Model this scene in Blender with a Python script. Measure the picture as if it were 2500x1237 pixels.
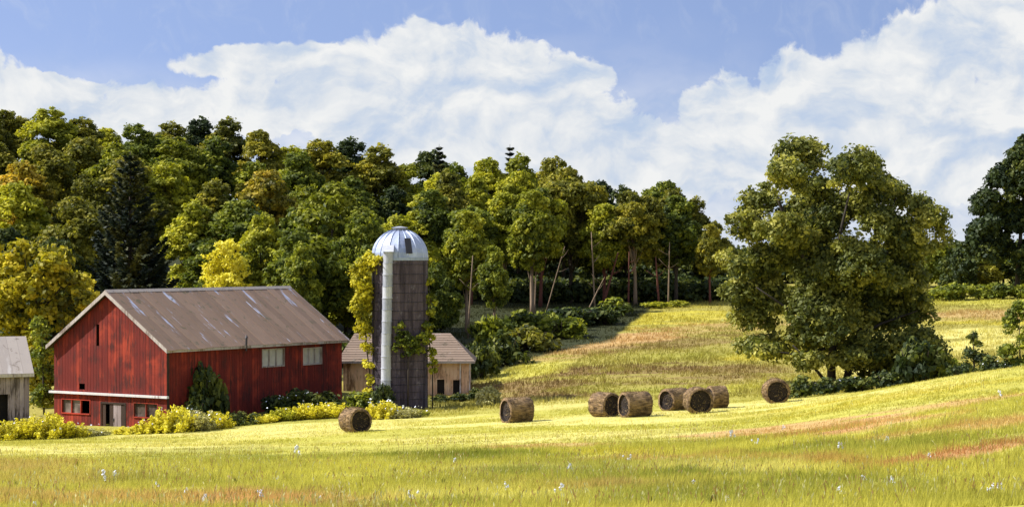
import bpy, math, random
import numpy as np
from mathutils import Vector, Matrix

for _o in list(bpy.data.objects):
    bpy.data.objects.remove(_o)
scene = bpy.context.scene
COL = scene.collection
R = math.radians

# ------------------------------------------------------------------ camera, sky, sun, exposure
cam_data = bpy.data.cameras.new('camera')
cam_data.sensor_width = 36.0
cam_data.lens = 72.0
cam_data.clip_start = 0.5
cam_data.clip_end = 6000
cam = bpy.data.objects.new('camera', cam_data)
COL.objects.link(cam)
cam.location = (0, 0, 14)
cam.rotation_euler = (R(90), 0, 0)
scene.camera = cam

SUN_EL = 44.0
SUN_AZ = -88.0                     # clockwise from +Y (view direction): the sun stands to the left
sdir = Vector((math.sin(R(SUN_AZ)) * math.cos(R(SUN_EL)), math.cos(R(SUN_AZ)) * math.cos(R(SUN_EL)), math.sin(R(SUN_EL))))
sun_data = bpy.data.lights.new('sun', 'SUN')
sun_data.energy = 4.9
sun_data.angle = R(0.5)
sun_data.color = (1.0, 0.965, 0.88)
sun = bpy.data.objects.new('sun', sun_data)
COL.objects.link(sun)
sun.rotation_euler = sdir.to_track_quat('Z', 'Y').to_euler()
sun.location = (-60, 100, 80)

scene.view_settings.view_transform = 'Standard'
scene.view_settings.look = 'None'
scene.view_settings.gamma = 1.0
scene.view_settings.exposure = 0.62
scene.view_settings.use_curve_mapping = False
scene.render.engine = 'CYCLES'
scene.cycles.max_bounces = 6
scene.cycles.diffuse_bounces = 3
scene.cycles.glossy_bounces = 2
scene.cycles.transmission_bounces = 3
scene.cycles.use_denoising = True


class N:
    """small helper round a node tree"""
    def __init__(self, tree):
        self.t = tree
        tree.nodes.clear()

    def new(self, kind, **kw):
        n = self.t.nodes.new(kind)
        for k, v in kw.items():
            setattr(n, k, v)
        return n

    def put(self, sock, v):
        if hasattr(v, 'is_output') or isinstance(v, bpy.types.NodeSocket):
            self.t.links.new(v, sock)
        else:
            sock.default_value = v

    def math(self, op, a, b=0.0, c=None, clamp=False):
        n = self.new('ShaderNodeMath', operation=op)
        n.use_clamp = clamp
        self.put(n.inputs[0], a)
        self.put(n.inputs[1], b)
        if c is not None:
            self.put(n.inputs[2], c)
        return n.outputs[0]

    def vmath(self, op, a, b=(0, 0, 0), scale=None):
        n = self.new('ShaderNodeVectorMath', operation=op)
        self.put(n.inputs[0], a)
        self.put(n.inputs[1], b)
        if scale is not None:
            self.put(n.inputs['Scale'], scale)
        return n.outputs[0]

    def mix(self, f, a, b, blend='MIX'):
        n = self.new('ShaderNodeMix', data_type='RGBA', blend_type=blend)
        self.put(n.inputs[0], f)
        self.put(n.inputs[6], a)
        self.put(n.inputs[7], b)
        return n.outputs[2]

    def noise(self, vec, scale, detail=3.0, rough=0.5, distort=0.0, out=0):
        n = self.new('ShaderNodeTexNoise')
        self.put(n.inputs['Vector'], vec)
        self.put(n.inputs['Scale'], scale)
        n.inputs['Detail'].default_value = detail
        n.inputs['Roughness'].default_value = rough
        n.inputs['Distortion'].default_value = distort
        return n.outputs[out]

    def ramp(self, f, stops, interp='LINEAR'):
        n = self.new('ShaderNodeValToRGB')
        n.color_ramp.interpolation = interp
        el = n.color_ramp.elements
        while len(el) < len(stops):
            el.new(0.5)
        for e, (p, c) in zip(el, stops):
            e.position = p
            e.color = (c[0], c[1], c[2], 1)
        self.put(n.inputs[0], f)
        return n.outputs[0]

    def smooth(self, v, lo, hi):
        n = self.new('ShaderNodeMapRange', interpolation_type='SMOOTHSTEP')
        self.put(n.inputs[0], v)
        n.inputs[1].default_value = lo
        n.inputs[2].default_value = hi
        return n.outputs[0]

    def xyz(self, x, y, z):
        n = self.new('ShaderNodeCombineXYZ')
        for i, v in enumerate((x, y, z)):
            self.put(n.inputs[i], v)
        return n.outputs[0]

    def sep(self, v):
        n = self.new('ShaderNodeSeparateXYZ')
        self.put(n.inputs[0], v)
        return n.outputs


def build_world():
    world = bpy.data.worlds.new('World')
    scene.world = world
    world.use_nodes = True
    n = N(world.node_tree)
    out = n.new('ShaderNodeOutputWorld')
    bg = n.new('ShaderNodeBackground')
    bg.inputs['Strength'].default_value = 0.12
    n.t.links.new(bg.outputs[0], out.inputs[0])
    d = n.new('ShaderNodeTexCoord').outputs['Generated']
    x, y, z = n.sep(d)
    # the blue of a clear day: look the sky up a little higher, away from the milky horizon
    zz = n.math('ADD', n.math('MULTIPLY', z, 1.15), 0.36)
    sky = n.new('ShaderNodeTexSky', sky_type='NISHITA')
    sky.sun_disc = False
    sky.sun_elevation = R(SUN_EL)
    sky.sun_rotation = R(SUN_AZ)
    sky.air_density = 1.0
    sky.dust_density = 0.6
    sky.ozone_density = 1.6
    n.put(sky.inputs[0], n.vmath('NORMALIZE', n.xyz(x, y, zz)))
    blue = sky.outputs[0]
    # direction as azimuth / elevation, one unit = 0.2 rad
    az = n.math('MULTIPLY', n.math('ARCTAN2', x, y), 5.0)
    el = n.math('MULTIPLY', n.math('ARCSINE', z), 5.0)
    p0 = n.xyz(az, el, 0.0)
    w1 = n.noise(p0, 3.2, 4.0, 0.55, 0.0, 1)
    w1 = n.vmath('SUBTRACT', w1, (0.5, 0.5, 0.5))
    p1 = n.vmath('ADD', p0, n.vmath('SCALE', w1, scale=0.13))
    w2 = n.vmath('SUBTRACT', n.noise(p1, 11.0, 4.0, 0.6, 0.4, 1), (0.5, 0.5, 0.5))
    p2 = n.vmath('ADD', p1, n.vmath('SCALE', w2, scale=0.035))
    ux, uy, _ = n.sep(p2)
    lumps = [(1060, 190, 230, 120), (900, 235, 190, 120), (1260, 230, 190, 120), (1320, 330, 260, 110), (1050, 320, 300, 110),
             (620, 175, 200, 34), (800, 165, 120, 55), (720, 260, 250, 60), (120, 215, 170, 40), (430, 285, 380, 60), (60, 250, 160, 45),
             (1880, 300, 210, 110), (2080, 210, 230, 90), (2330, 130, 260, 90), (2440, 60, 160, 60), (2250, 280, 260, 110),
             (2080, 400, 420, 110), (1700, 390, 260, 75), (1500, 430, 260, 90), (2400, 350, 200, 180), (2620, 240, 220, 190),
             (-160, 200, 200, 90), (-420, 120, 240, 100), (2900, 330, 240, 130)]
    field = None
    for (px, py, rx, ry) in lumps:
        cx = (px - 1250) / 1000.0
        cy = (618.5 - py) / 1000.0
        dx = n.math('MULTIPLY', n.math('SUBTRACT', ux, cx), 1000.0 / rx)
        dy = n.math('MULTIPLY', n.math('SUBTRACT', uy, cy), 1000.0 / ry)
        rr = n.math('ADD', n.math('MULTIPLY', dx, dx), n.math('MULTIPLY', dy, dy))
        v = n.math('SUBTRACT', 1.0, n.math('MULTIPLY', rr, 0.5))
        field = v if field is None else n.math('SMOOTH_MAX', field, v, 0.25)
    # heaps of cloud elsewhere round the sky
    wide = n.noise(n.xyz(az, n.math('MULTIPLY', el, 1.6), 3.0), 0.9, 5.0, 0.55, 0.3)
    away = n.smooth(n.math('MAXIMUM', n.math('ABSOLUTE', az), n.math('MULTIPLY', el, 2.0)), 1.35, 1.9)
    other = n.math('ADD', n.math('MULTIPLY', n.math('SUBTRACT', wide, 0.52), 7.0), 0.4)
    field = n.math('MAXIMUM', field, n.math('SUBTRACT', n.math('ADD', other, 0.0), n.math('MULTIPLY', n.math('SUBTRACT', 1.0, away), 20.0)))
    fine = n.noise(p2, 7.0, 8.0, 0.58, 0.1)
    dens = n.math('ADD', field, n.math('MULTIPLY', n.math('SUBTRACT', fine, 0.5), 1.9))
    cover = n.smooth(dens, 0.30, 0.52)
    # thin veil low over the hills
    veil = n.math('MULTIPLY', n.smooth(n.math('ADD', el, n.math('MULTIPLY', n.math('SUBTRACT', wide, 0.5), 0.5)), 0.52, 0.16), 0.85)
    streak = n.noise(n.vmath('MULTIPLY', p2, (6.0, 11.0, 1.0)), 1.0, 6.0, 0.6, 0.5)
    veil = n.math('MULTIPLY', veil, n.math('ADD', 0.6, n.math('MULTIPLY', streak, 0.7)), clamp=True)
    cover = n.math('MAXIMUM', cover, veil)
    wisp = n.math('MULTIPLY', n.smooth(n.noise(n.vmath('MULTIPLY', p1, (9.0, 5.0, 1.0)), 1.0, 6.0, 0.65, 1.5), 0.45, 0.8), 0.16)
    cover = n.math('MAXIMUM', cover, wisp)
    # billows: light from the upper left, blue-grey hollows
    b1 = n.noise(n.vmath('MULTIPLY', p2, (0.8, 1.25, 1.0)), 4.5, 7.0, 0.55, 0.25)
    b2 = n.noise(n.vmath('MULTIPLY', n.vmath('ADD', p2, (-0.03, 0.035, 0.0)), (0.8, 1.25, 1.0)), 4.5, 7.0, 0.55, 0.25)
    relief = n.math('ADD', n.math('MULTIPLY', n.math('SUBTRACT', b1, b2), 3.2), 0.60)
    relief = n.math('ADD', relief, n.math('MULTIPLY', n.math('SUBTRACT', b1, 0.5), 1.1), clamp=True)
    ccol = n.ramp(relief, [(0.0, (2.7, 3.3, 4.3)), (0.35, (3.4, 3.8, 4.4)), (0.6, (4.1, 4.3, 4.55)), (0.95, (4.8, 4.85, 4.85))])
    tone = n.mix(1.0, blue, (SKY_R, SKY_G, SKY_B, 1), 'MULTIPLY')
    col = n.mix(cover, tone, ccol)
    n.put(bg.inputs['Color'], col)


SKY_R, SKY_G, SKY_B = 1.27, 1.10, 1.10
build_world()

# ------------------------------------------------------------------ helpers
def P(px, py, D):
    return Vector(((px - 1250) * D / 5000.0, D, 14 - (py - 618.5) * D / 5000.0))


def lin(c, k=1.0):
    r = []
    for v in c:
        v = v / 255.0
        r.append((v / 12.92 if v <= 0.04045 else ((v + 0.055) / 1.055) ** 2.4) * k)
    return tuple(r)


def tag(o, label=None, cat=None, group=None, kind=None):
    if label: o['label'] = label
    if cat: o['category'] = cat
    if group: o['group'] = group
    if kind: o['kind'] = kind
    return o


def link(name, data, mat=None, parent=None, loc=None, rotz=None, scale=None):
    o = bpy.data.objects.new(name, data)
    COL.objects.link(o)
    if parent is not None:
        o.parent = parent
    if loc is not None:
        o.location = loc
    if rotz is not None:
        o.rotation_euler = (0, 0, rotz)
    if scale is not None:
        o.scale = scale
    if mat is not None and data is not None:
        if len(data.materials) == 0:
            data.materials.append(mat)
        elif data.materials[0] is not mat:
            o.material_slots[0].link = 'OBJECT'
            o.material_slots[0].material = mat
    return o


def empty(name, loc, rotz=0.0, label=None, cat=None, group=None):
    o = bpy.data.objects.new(name, None)
    o.empty_display_size = 0.5
    COL.objects.link(o)
    o.location = loc
    o.rotation_euler = (0, 0, rotz)
    return tag(o, label, cat, group)


class MB:
    def __init__(self):
        self.v = []
        self.f = []

    def box(self, x0, x1, y0, y1, z0, z1):
        b = len(self.v)
        self.v += [(x0, y0, z0), (x1, y0, z0), (x1, y1, z0), (x0, y1, z0), (x0, y0, z1), (x1, y0, z1), (x1, y1, z1), (x0, y1, z1)]
        self.f += [tuple(b + i for i in q) for q in ((3, 2, 1, 0), (4, 5, 6, 7), (0, 1, 5, 4), (1, 2, 6, 5), (2, 3, 7, 6), (3, 0, 4, 7))]
        return self

    def prism(self, poly, axis, a0, a1):
        """poly: 2-D outline in the two other axes, extruded along axis from a0 to a1"""
        b = len(self.v)
        k = len(poly)
        for a in (a0, a1):
            for (p, q) in poly:
                self.v.append((a, p, q) if axis == 0 else ((p, a, q) if axis == 1 else (p, q, a)))
        self.f.append(tuple(b + i for i in range(k))[::-1])
        self.f.append(tuple(b + k + i for i in range(k)))
        for i in range(k):
            j = (i + 1) % k
            self.f.append((b + i, b + j, b + k + j, b + k + i))
        return self

    def tube(self, pts, rad, sides=7, cap=True):
        pts = [Vector(p) for p in pts]
        rings = []
        for i, p in enumerate(pts):
            d = (pts[min(i + 1, len(pts) - 1)] - pts[max(i - 1, 0)]).normalized()
            a = d.cross(Vector((0.31, 0.95, 0.07)))
            if a.length < 1e-3:
                a = d.cross(Vector((1, 0, 0)))
            a.normalize()
            c = d.cross(a)
            ring = []
            for k in range(sides):
                t = 2 * math.pi * k / sides
                ring.append(len(self.v))
                self.v.append(tuple(p + (a * math.cos(t) + c * math.sin(t)) * rad[i]))
            rings.append(ring)
        for i in range(len(rings) - 1):
            for k in range(sides):
                j = (k + 1) % sides
                self.f.append((rings[i][k], rings[i][j], rings[i + 1][j], rings[i + 1][k]))
        if cap:
            self.f.append(tuple(rings[0][::-1]))
            self.f.append(tuple(rings[-1]))
        return self

    def mesh(self, name, smooth=False):
        m = bpy.data.meshes.new(name)
        m.from_pydata([tuple(v) for v in self.v], [], self.f)
        if smooth:
            m.polygons.foreach_set('use_smooth', [True] * len(m.polygons))
        m.update()
        return m


def poly_mesh(name, verts, nper, color=None, smooth=False):
    """verts (N*nper,3): every nper verts in a row are one face"""
    nv = len(verts)
    nf = nv // nper
    m = bpy.data.meshes.new(name)
    m.vertices.add(nv)
    m.vertices.foreach_set('co', np.asarray(verts, dtype=np.float32).ravel())
    m.loops.add(nv)
    m.loops.foreach_set('vertex_index', np.arange(nv, dtype=np.int32))
    m.polygons.add(nf)
    m.polygons.foreach_set('loop_start', np.arange(0, nv, nper, dtype=np.int32))
    m.polygons.foreach_set('loop_total', np.full(nf, nper, dtype=np.int32))
    m.update(calc_edges=True)
    if color is not None:
        a = m.color_attributes.new('tint', 'FLOAT_COLOR', 'POINT')
        c = np.ones((nv, 4), dtype=np.float32)
        c[:, :color.shape[1]] = color
        a.data.foreach_set('color', c.ravel())
    return m


def unit(v):
    return v / np.maximum(np.linalg.norm(v, axis=-1, keepdims=True), 1e-9)


def leaves(rng, centers, normals, L, W, spread=0.7):
    """diamond leaf sprays; returns verts (N*4,3)"""
    n = unit(normals + rng.normal(size=centers.shape) * spread)
    r = rng.normal(size=centers.shape)
    t = unit(np.cross(n, r))
    w = np.cross(n, t)
    k = rng.uniform(0.65, 1.35, size=(len(centers), 1))
    L = L * k
    W = W * k
    v = np.stack([centers + t * L / 2, centers + w * W / 2 + n * W * 0.12, centers - t * L / 2, centers - w * W / 2 + n * W * 0.12], axis=1)
    return v.reshape(-1, 3)


def crown_arrays(rng, blobs, clump_r=0.8, per_clump=16, dens=1.0, L=0.46, W=0.28, up=0.35):
    """blobs: list of (center(3), radii(3)). returns verts, colour"""
    V, C = [], []
    for c, r in blobs:
        c = np.array(c, float)
        r = np.array(r, float)
        area = 4 * math.pi * ((r[0] * r[1]) ** 1.6 / 3 + (r[0] * r[2]) ** 1.6 / 3 + (r[1] * r[2]) ** 1.6 / 3) ** (1 / 1.6)
        K = max(5, int(dens * area / (clump_r ** 2 * 1.5)))
        d = unit(rng.normal(size=(K, 3)))
        d[:, 2] = np.where(d[:, 2] < -0.5, -d[:, 2], d[:, 2])
        rad = rng.uniform(0.62, 1.05, size=(K, 1))
        cc = c + d * r * rad
        cr = clump_r * rng.uniform(0.6, 1.25, size=(K, 1))
        blob_t = rng.uniform()
        ct = np.clip(0.55 * rng.uniform(size=(K, 1)) + 0.45 * blob_t, 0, 1)
        M = per_clump
        ld = unit(rng.normal(size=(K, M, 3)) + d[:, None, :] * 0.5)
        lp = cc[:, None, :] + ld * cr[:, None, :] * rng.uniform(0.35, 1.0, size=(K, M, 1)) * np.array([1, 1, 0.75])
        nn = ld + np.array([0, 0, up])
        v = leaves(rng, lp.reshape(-1, 3), nn.reshape(-1, 3), L, W)
        col = np.concatenate([np.repeat(ct[:, None, :], M, axis=1).reshape(-1, 1), rng.uniform(size=(K * M, 1)), rng.uniform(size=(K * M, 1))], axis=1)
        V.append(v)
        C.append(np.repeat(col, 4, axis=0))
    return np.concatenate(V), np.concatenate(C)


# ------------------------------------------------------------------ materials
def principled(name):
    m = bpy.data.materials.new(name)
    m.use_nodes = True
    n = N(m.node_tree)
    out = n.new('ShaderNodeOutputMaterial')
    b = n.new('ShaderNodeBsdfPrincipled')
    n.t.links.new(b.outputs[0], out.inputs[0])
    return m, n, b, out


def bump(n, b, h, strength, dist=0.02):
    bp = n.new('ShaderNodeBump')
    bp.inputs['Strength'].default_value = strength
    bp.inputs['Distance'].default_value = dist
    n.put(bp.inputs['Height'], h)
    n.t.links.new(bp.outputs[0], b.inputs['Normal'])


def leaf_mat(name, dark, mid, light, transl=0.35):
    m, n, b, out = principled(name)
    at = n.new('ShaderNodeAttribute', attribute_name='tint')
    r, g, bb = n.sep(at.outputs['Vector'])
    rnd = n.new('ShaderNodeObjectInfo').outputs['Random']
    v = n.math('ADD', n.math('MULTIPLY', r, 0.75), n.math('MULTIPLY', g, 0.25))
    v = n.math('ADD', v, n.math('MULTIPLY', n.math('SUBTRACT', rnd, 0.5), 0.22), clamp=True)
    col = n.ramp(v, [(0.12, dark), (0.52, mid), (0.86, light)])
    col = n.mix(n.math('MULTIPLY', bb, 0.25), col, (mid[0] * 0.75, mid[1] * 0.68, mid[2] * 0.7, 1))
    n.put(b.inputs['Base Color'], col)
    b.inputs['Roughness'].default_value = 0.62
    b.inputs['Specular IOR Level'].default_value = 0.25
    tr = n.new('ShaderNodeBsdfTranslucent')
    n.put(tr.inputs[0], n.mix(1.0, col, (1.15, 1.2, 0.7, 1), 'MULTIPLY'))
    mx = n.new('ShaderNodeMixShader')
    mx.inputs[0].default_value = transl
    n.t.links.new(b.outputs[0], mx.inputs[1])
    n.t.links.new(tr.outputs[0], mx.inputs[2])
    n.t.links.new(mx.outputs[0], out.inputs[0])
    return m


LEAF = {
    'yellow-green': leaf_mat('leaf_yellow_green', (0.05, 0.080, 0.014), (0.32, 0.33, 0.028), (0.68, 0.62, 0.05)),
    'olive-green': leaf_mat('leaf_olive', (0.035, 0.052, 0.015), (0.215, 0.210, 0.028), (0.52, 0.44, 0.045)),
    'mid-green': leaf_mat('leaf_green', (0.026, 0.048, 0.018), (0.155, 0.19, 0.024), (0.45, 0.45, 0.04)),
    'dark green': leaf_mat('leaf_dark', (0.014, 0.028, 0.017), (0.055, 0.080, 0.022), (0.20, 0.21, 0.03), 0.25),
    'orange-tinged': leaf_mat('leaf_orange', (0.045, 0.060, 0.015), (0.38, 0.31, 0.032), (0.80, 0.52, 0.045)),
    'golden-yellow': leaf_mat('leaf_golden', (0.18, 0.19, 0.02), (0.70, 0.61, 0.035), (0.88, 0.80, 0.12)),
    'yellow and green': leaf_mat('leaf_half_golden', (0.05, 0.070, 0.018), (0.46, 0.40, 0.025), (0.90, 0.70, 0.05)),
    'needle': leaf_mat('leaf_needle', (0.010, 0.020, 0.016), (0.028, 0.042, 0.024), (0.16, 0.15, 0.03), 0.1),
    'willow': leaf_mat('leaf_willow', (0.024, 0.045, 0.018), (0.165, 0.180, 0.036), (0.52, 0.48, 0.10), 0.30),
    'dry': leaf_mat('leaf_dry', (0.22, 0.20, 0.07), (0.46, 0.43, 0.17), (0.66, 0.62, 0.30), 0.25),
}


def bark_mat(name, a, b_):
    m, n, b, out = principled(name)
    pos = n.new('ShaderNodeNewGeometry').outputs['Position']
    s = n.noise(n.vmath('MULTIPLY', pos, (6, 6, 1.2)), 1.0, 4, 0.6)
    n.put(b.inputs['Base Color'], n.mix(s, a + (1,), b_ + (1,)))
    b.inputs['Roughness'].default_value = 0.9
    bump(n, b, s, 0.6, 0.05)
    return m


BARK = bark_mat('bark_dark', (0.028, 0.020, 0.014), (0.085, 0.06, 0.042))
BARK_BLACK = bark_mat('bark_black', (0.018, 0.014, 0.012), (0.05, 0.038, 0.030))
BARK_PALE = bark_mat('bark_pale', (0.13, 0.085, 0.055), (0.38, 0.27, 0.18))
BARK_RED = bark_mat('bark_red', (0.07, 0.022, 0.016), (0.19, 0.06, 0.04))


def wood_mat(name, a, c, d, streak=(7, 7, 0.7), rough=0.85, rand=0.6, bstr=0.5):
    """weathered painted boards: a = usual colour, c = brighter paint, d = bare dark wood"""
    m, n, b, out = principled(name)
    pos = n.new('ShaderNodeNewGeometry').outputs['Position']
    rnd = n.new('ShaderNodeObjectInfo').outputs['Random']
    s1 = n.noise(n.vmath('MULTIPLY', pos, streak), 1.0, 5, 0.62)
    s2 = n.noise(pos, 0.42, 4, 0.6, 0.6)
    s3 = n.noise(n.vmath('MULTIPLY', pos, (20, 20, 2.2)), 1.0, 3, 0.6)
    v = n.math('ADD', n.math('MULTIPLY', s2, 0.9), n.math('MULTIPLY', rnd, rand * 0.35))
    col = n.mix(n.smooth(v, 0.48, 0.82), a + (1,), c + (1,))
    w = n.math('ADD', n.math('MULTIPLY', s1, 0.7), n.math('MULTIPLY', s3, 0.3))
    w = n.math('ADD', w, n.math('MULTIPLY', n.math('SUBTRACT', n.math('FRACT', n.math('MULTIPLY', rnd, 7.31)), 0.5), rand * 0.22))
    col = n.mix(n.smooth(n.math('ADD', w, n.math('MULTIPLY', n.math('SUBTRACT', n.noise(pos, 0.75, 3, 0.5), 0.5), 0.60)), 0.47, 0.68), col, d + (1,))
    n.put(b.inputs['Base Color'], col)
    b.inputs['Roughness'].default_value = rough
    b.inputs['Specular IOR Level'].default_value = 0.25
    bump(n, b, n.math('ADD', s1, n.math('MULTIPLY', s3, 0.5)), bstr, 0.02)
    return m


RED = wood_mat('red_barn_boards', (0.150, 0.019, 0.015), (0.37, 0.050, 0.025), (0.075, 0.018, 0.016))
RED_TRIM = wood_mat('red_trim', (0.34, 0.035, 0.020), (0.50, 0.06, 0.03), (0.12, 0.03, 0.02))
DARKWOOD = wood_mat('dark_timber', (0.045, 0.028, 0.022), (0.07, 0.04, 0.03), (0.025, 0.017, 0.014))
PALEWOOD = wood_mat('pale_trim', (0.42, 0.37, 0.35), (0.62, 0.58, 0.57), (0.20, 0.15, 0.13))
WHITEWOOD = wood_mat('white_trim', (0.66, 0.64, 0.66), (0.80, 0.79, 0.80), (0.34, 0.28, 0.28))
TAN = wood_mat('tan_boards', (0.64, 0.41, 0.27), (0.78, 0.58, 0.42), (0.18, 0.10, 0.06))
GREYWOOD = wood_mat('grey_boards', (0.27, 0.215, 0.225), (0.42, 0.35, 0.37), (0.085, 0.065, 0.06))
DARK_IN = wood_mat('dark_interior', (0.012, 0.010, 0.010), (0.02, 0.016, 0.014), (0.008, 0.007, 0.007))  # near-black, the dimness inside is put into the colour


def roof_mat(name, base, alt, blue, moss):
    m, n, b, out = principled(name)
    tc = n.new('ShaderNodeTexCoord').outputs['Object']
    pos = n.new('ShaderNodeNewGeometry').outputs['Position']
    rnd = n.new('ShaderNodeObjectInfo').outputs['Random']
    off = n.vmath('SCALE', (37.0, 91.0, 13.0), scale=rnd)
    st = n.noise(n.vmath('ADD', n.vmath('MULTIPLY', tc, (1.6, 0.30, 0.35)), off), 1.0, 4, 0.6)
    col = n.mix(n.math('ADD', n.math('MULTIPLY', rnd, 0.5), n.math('MULTIPLY', n.noise(pos, 0.8, 4, 0.6), 0.5)), base + (1,), alt + (1,))
    col = n.mix(n.math('MULTIPLY', n.smooth(st, 0.60, 0.68), 0.8), col, blue + (1,))
    ms = n.noise(pos, 1.3, 5, 0.65, 0.5)
    col = n.mix(n.math('MULTIPLY', n.smooth(ms, 0.57, 0.66), 0.8), col, moss + (1,))
    n.put(b.inputs['Base Color'], col)
    b.inputs['Roughness'].default_value = 0.75
    bump(n, b, n.noise(pos, 9.0, 4, 0.6), 0.4, 0.02)
    return m


ROOF_BROWN = roof_mat('barn_roof_sheets', (0.150, 0.095, 0.066), (0.28, 0.185, 0.135), (0.42, 0.47, 0.66), (0.09, 0.085, 0.045))
ROOF_DULL = roof_mat('shed_roof', (0.17, 0.12, 0.09), (0.28, 0.20, 0.15), (0.25, 0.20, 0.17), (0.07, 0.055, 0.03))
ROOF_GREY = roof_mat('grey_shed_roof', (0.34, 0.29, 0.27), (0.44, 0.38, 0.35), (0.52, 0.48, 0.47), (0.20, 0.16, 0.14))


def metal_mat(name, c0, c1, metal=0.55, rough=0.4):
    m, n, b, out = principled(name)
    pos = n.new('ShaderNodeNewGeometry').outputs['Position']
    rnd = n.new('ShaderNodeObjectInfo').outputs['Random']
    s = n.noise(n.vmath('MULTIPLY', pos, (3, 3, 1.0)), 1.5, 5, 0.65)
    v = n.math('ADD', n.math('MULTIPLY', s, 0.8), n.math('MULTIPLY', n.math('SUBTRACT', rnd, 0.5), 0.5), clamp=True)
    n.put(b.inputs['Base Color'], n.mix(v, c0 + (1,), c1 + (1,)))
    b.inputs['Metallic'].default_value = metal
    n.put(b.inputs['Roughness'], n.math('ADD', rough, n.math('MULTIPLY', s, 0.2)))
    bump(n, b, s, 0.15, 0.02)
    return m


GALV = metal_mat('galvanised_sheet', (0.22, 0.27, 0.42), (0.64, 0.70, 0.86))
GALV_PALE = metal_mat('pale_galvanised', (0.26, 0.28, 0.36), (0.72, 0.73, 0.80), 0.3, 0.5)
STEEL_DARK = metal_mat('dark_steel', (0.03, 0.03, 0.04), (0.10, 0.09, 0.10), 0.5, 0.5)


def stave_mat():
    m, n, b, out = principled('concrete_staves')
    pos = n.new('ShaderNodeNewGeometry').outputs['Position']
    rnd = n.new('ShaderNodeObjectInfo').outputs['Random']
    s = n.noise(n.vmath('MULTIPLY', pos, (4, 4, 0.5)), 1.0, 5, 0.65)
    col = n.mix(n.smooth(n.math('ADD', s, n.math('MULTIPLY', n.math('SUBTRACT', rnd, 0.5), 0.30)), 0.3, 0.75), (0.032, 0.022, 0.034, 1), (0.108, 0.082, 0.108, 1))
    pale = n.smooth(n.noise(n.vmath('MULTIPLY', pos, (2, 2, 1.3)), 1.0, 5, 0.6), 0.58, 0.72)
    col = n.mix(n.math('MULTIPLY', pale, 0.5), col, (0.24, 0.215, 0.26, 1))
    n.put(b.inputs['Base Color'], col)
    b.inputs['Roughness'].default_value = 0.9
    bump(n, b, n.noise(pos, 12.0, 4, 0.6), 0.5, 0.02)
    return m


STAVE = stave_mat()


def glass_mat():
    m, n, b, out = principled('dusty_glass')
    pos = n.new('ShaderNodeNewGeometry').outputs['Position']
    s = n.noise(pos, 1.7, 4, 0.6)
    n.put(b.inputs['Base Color'], n.mix(s, (0.30, 0.31, 0.33, 1), (0.62, 0.60, 0.58, 1)))
    b.inputs['Roughness'].default_value = 0.22
    return m


GLASS = glass_mat()
GLASS_DIM = wood_mat('grimy_glass', (0.10, 0.075, 0.065), (0.36, 0.31, 0.27), (0.03, 0.02, 0.02), (1.6, 1.6, 1.6), 0.4)


def hay_mat(name, a, c):
    m, n, b, out = principled(name)
    tc = n.new('ShaderNodeTexCoord').outputs['Object']
    s = n.noise(n.vmath('MULTIPLY', tc, (3, 14, 14)), 1.0, 5, 0.7)
    s2 = n.noise(tc, 2.2, 4, 0.6)
    v = n.math('ADD', n.math('MULTIPLY', s, 0.6), n.math('MULTIPLY', s2, 0.4))
    n.put(b.inputs['Base Color'], n.mix(n.smooth(v, 0.38, 0.64), a + (1,), c + (1,)))
    b.inputs['Roughness'].default_value = 0.95
    bump(n, b, s, 1.0, 0.06)
    return m


HAY = hay_mat('hay_side', (0.06, 0.034, 0.020), (0.36, 0.235, 0.12))
HAY_END_SHADED = hay_mat('hay_end_shaded', (0.010, 0.007, 0.007), (0.038, 0.023, 0.018))  # same hay, nearly black: the shade on the ends is painted into the colour
STRAW = hay_mat('loose_straw', (0.16, 0.11, 0.05), (0.42, 0.29, 0.14))


def tint_mat(name, rough=0.9, transl=0.0, fine=True):
    """vertex-coloured ground cover"""
    m, n, b, out = principled(name)
    col = n.new('ShaderNodeAttribute', attribute_name='tint').outputs['Color']
    if fine:
        pos = n.new('ShaderNodeNewGeometry').outputs['Position']
        s = n.noise(n.vmath('MULTIPLY', pos, (0.9, 0.45, 0.5)), 1.0, 6, 0.7, 0.4)
        s2 = n.noise(n.vmath('MULTIPLY', pos, (6, 2.2, 2.0)), 1.0, 4, 0.65)
        k = n.math('ADD', 0.62, n.math('ADD', n.math('MULTIPLY', s, 0.45), n.math('MULTIPLY', s2, 0.35)))
        col = n.mix(1.0, col, n.xyz(k, k, k), 'MULTIPLY')
        bump(n, b, s2, 0.6, 0.12)
    n.put(b.inputs['Base Color'], col)
    b.inputs['Roughness'].default_value = rough
    b.inputs['Specular IOR Level'].default_value = 0.15
    if transl:
        tr = n.new('ShaderNodeBsdfTranslucent')
        n.put(tr.inputs[0], col)
        mx = n.new('ShaderNodeMixShader')
        mx.inputs[0].default_value = transl
        n.t.links.new(b.outputs[0], mx.inputs[1])
        n.t.links.new(tr.outputs[0], mx.inputs[2])
        n.t.links.new(mx.outputs[0], out.inputs[0])
    return m


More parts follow.
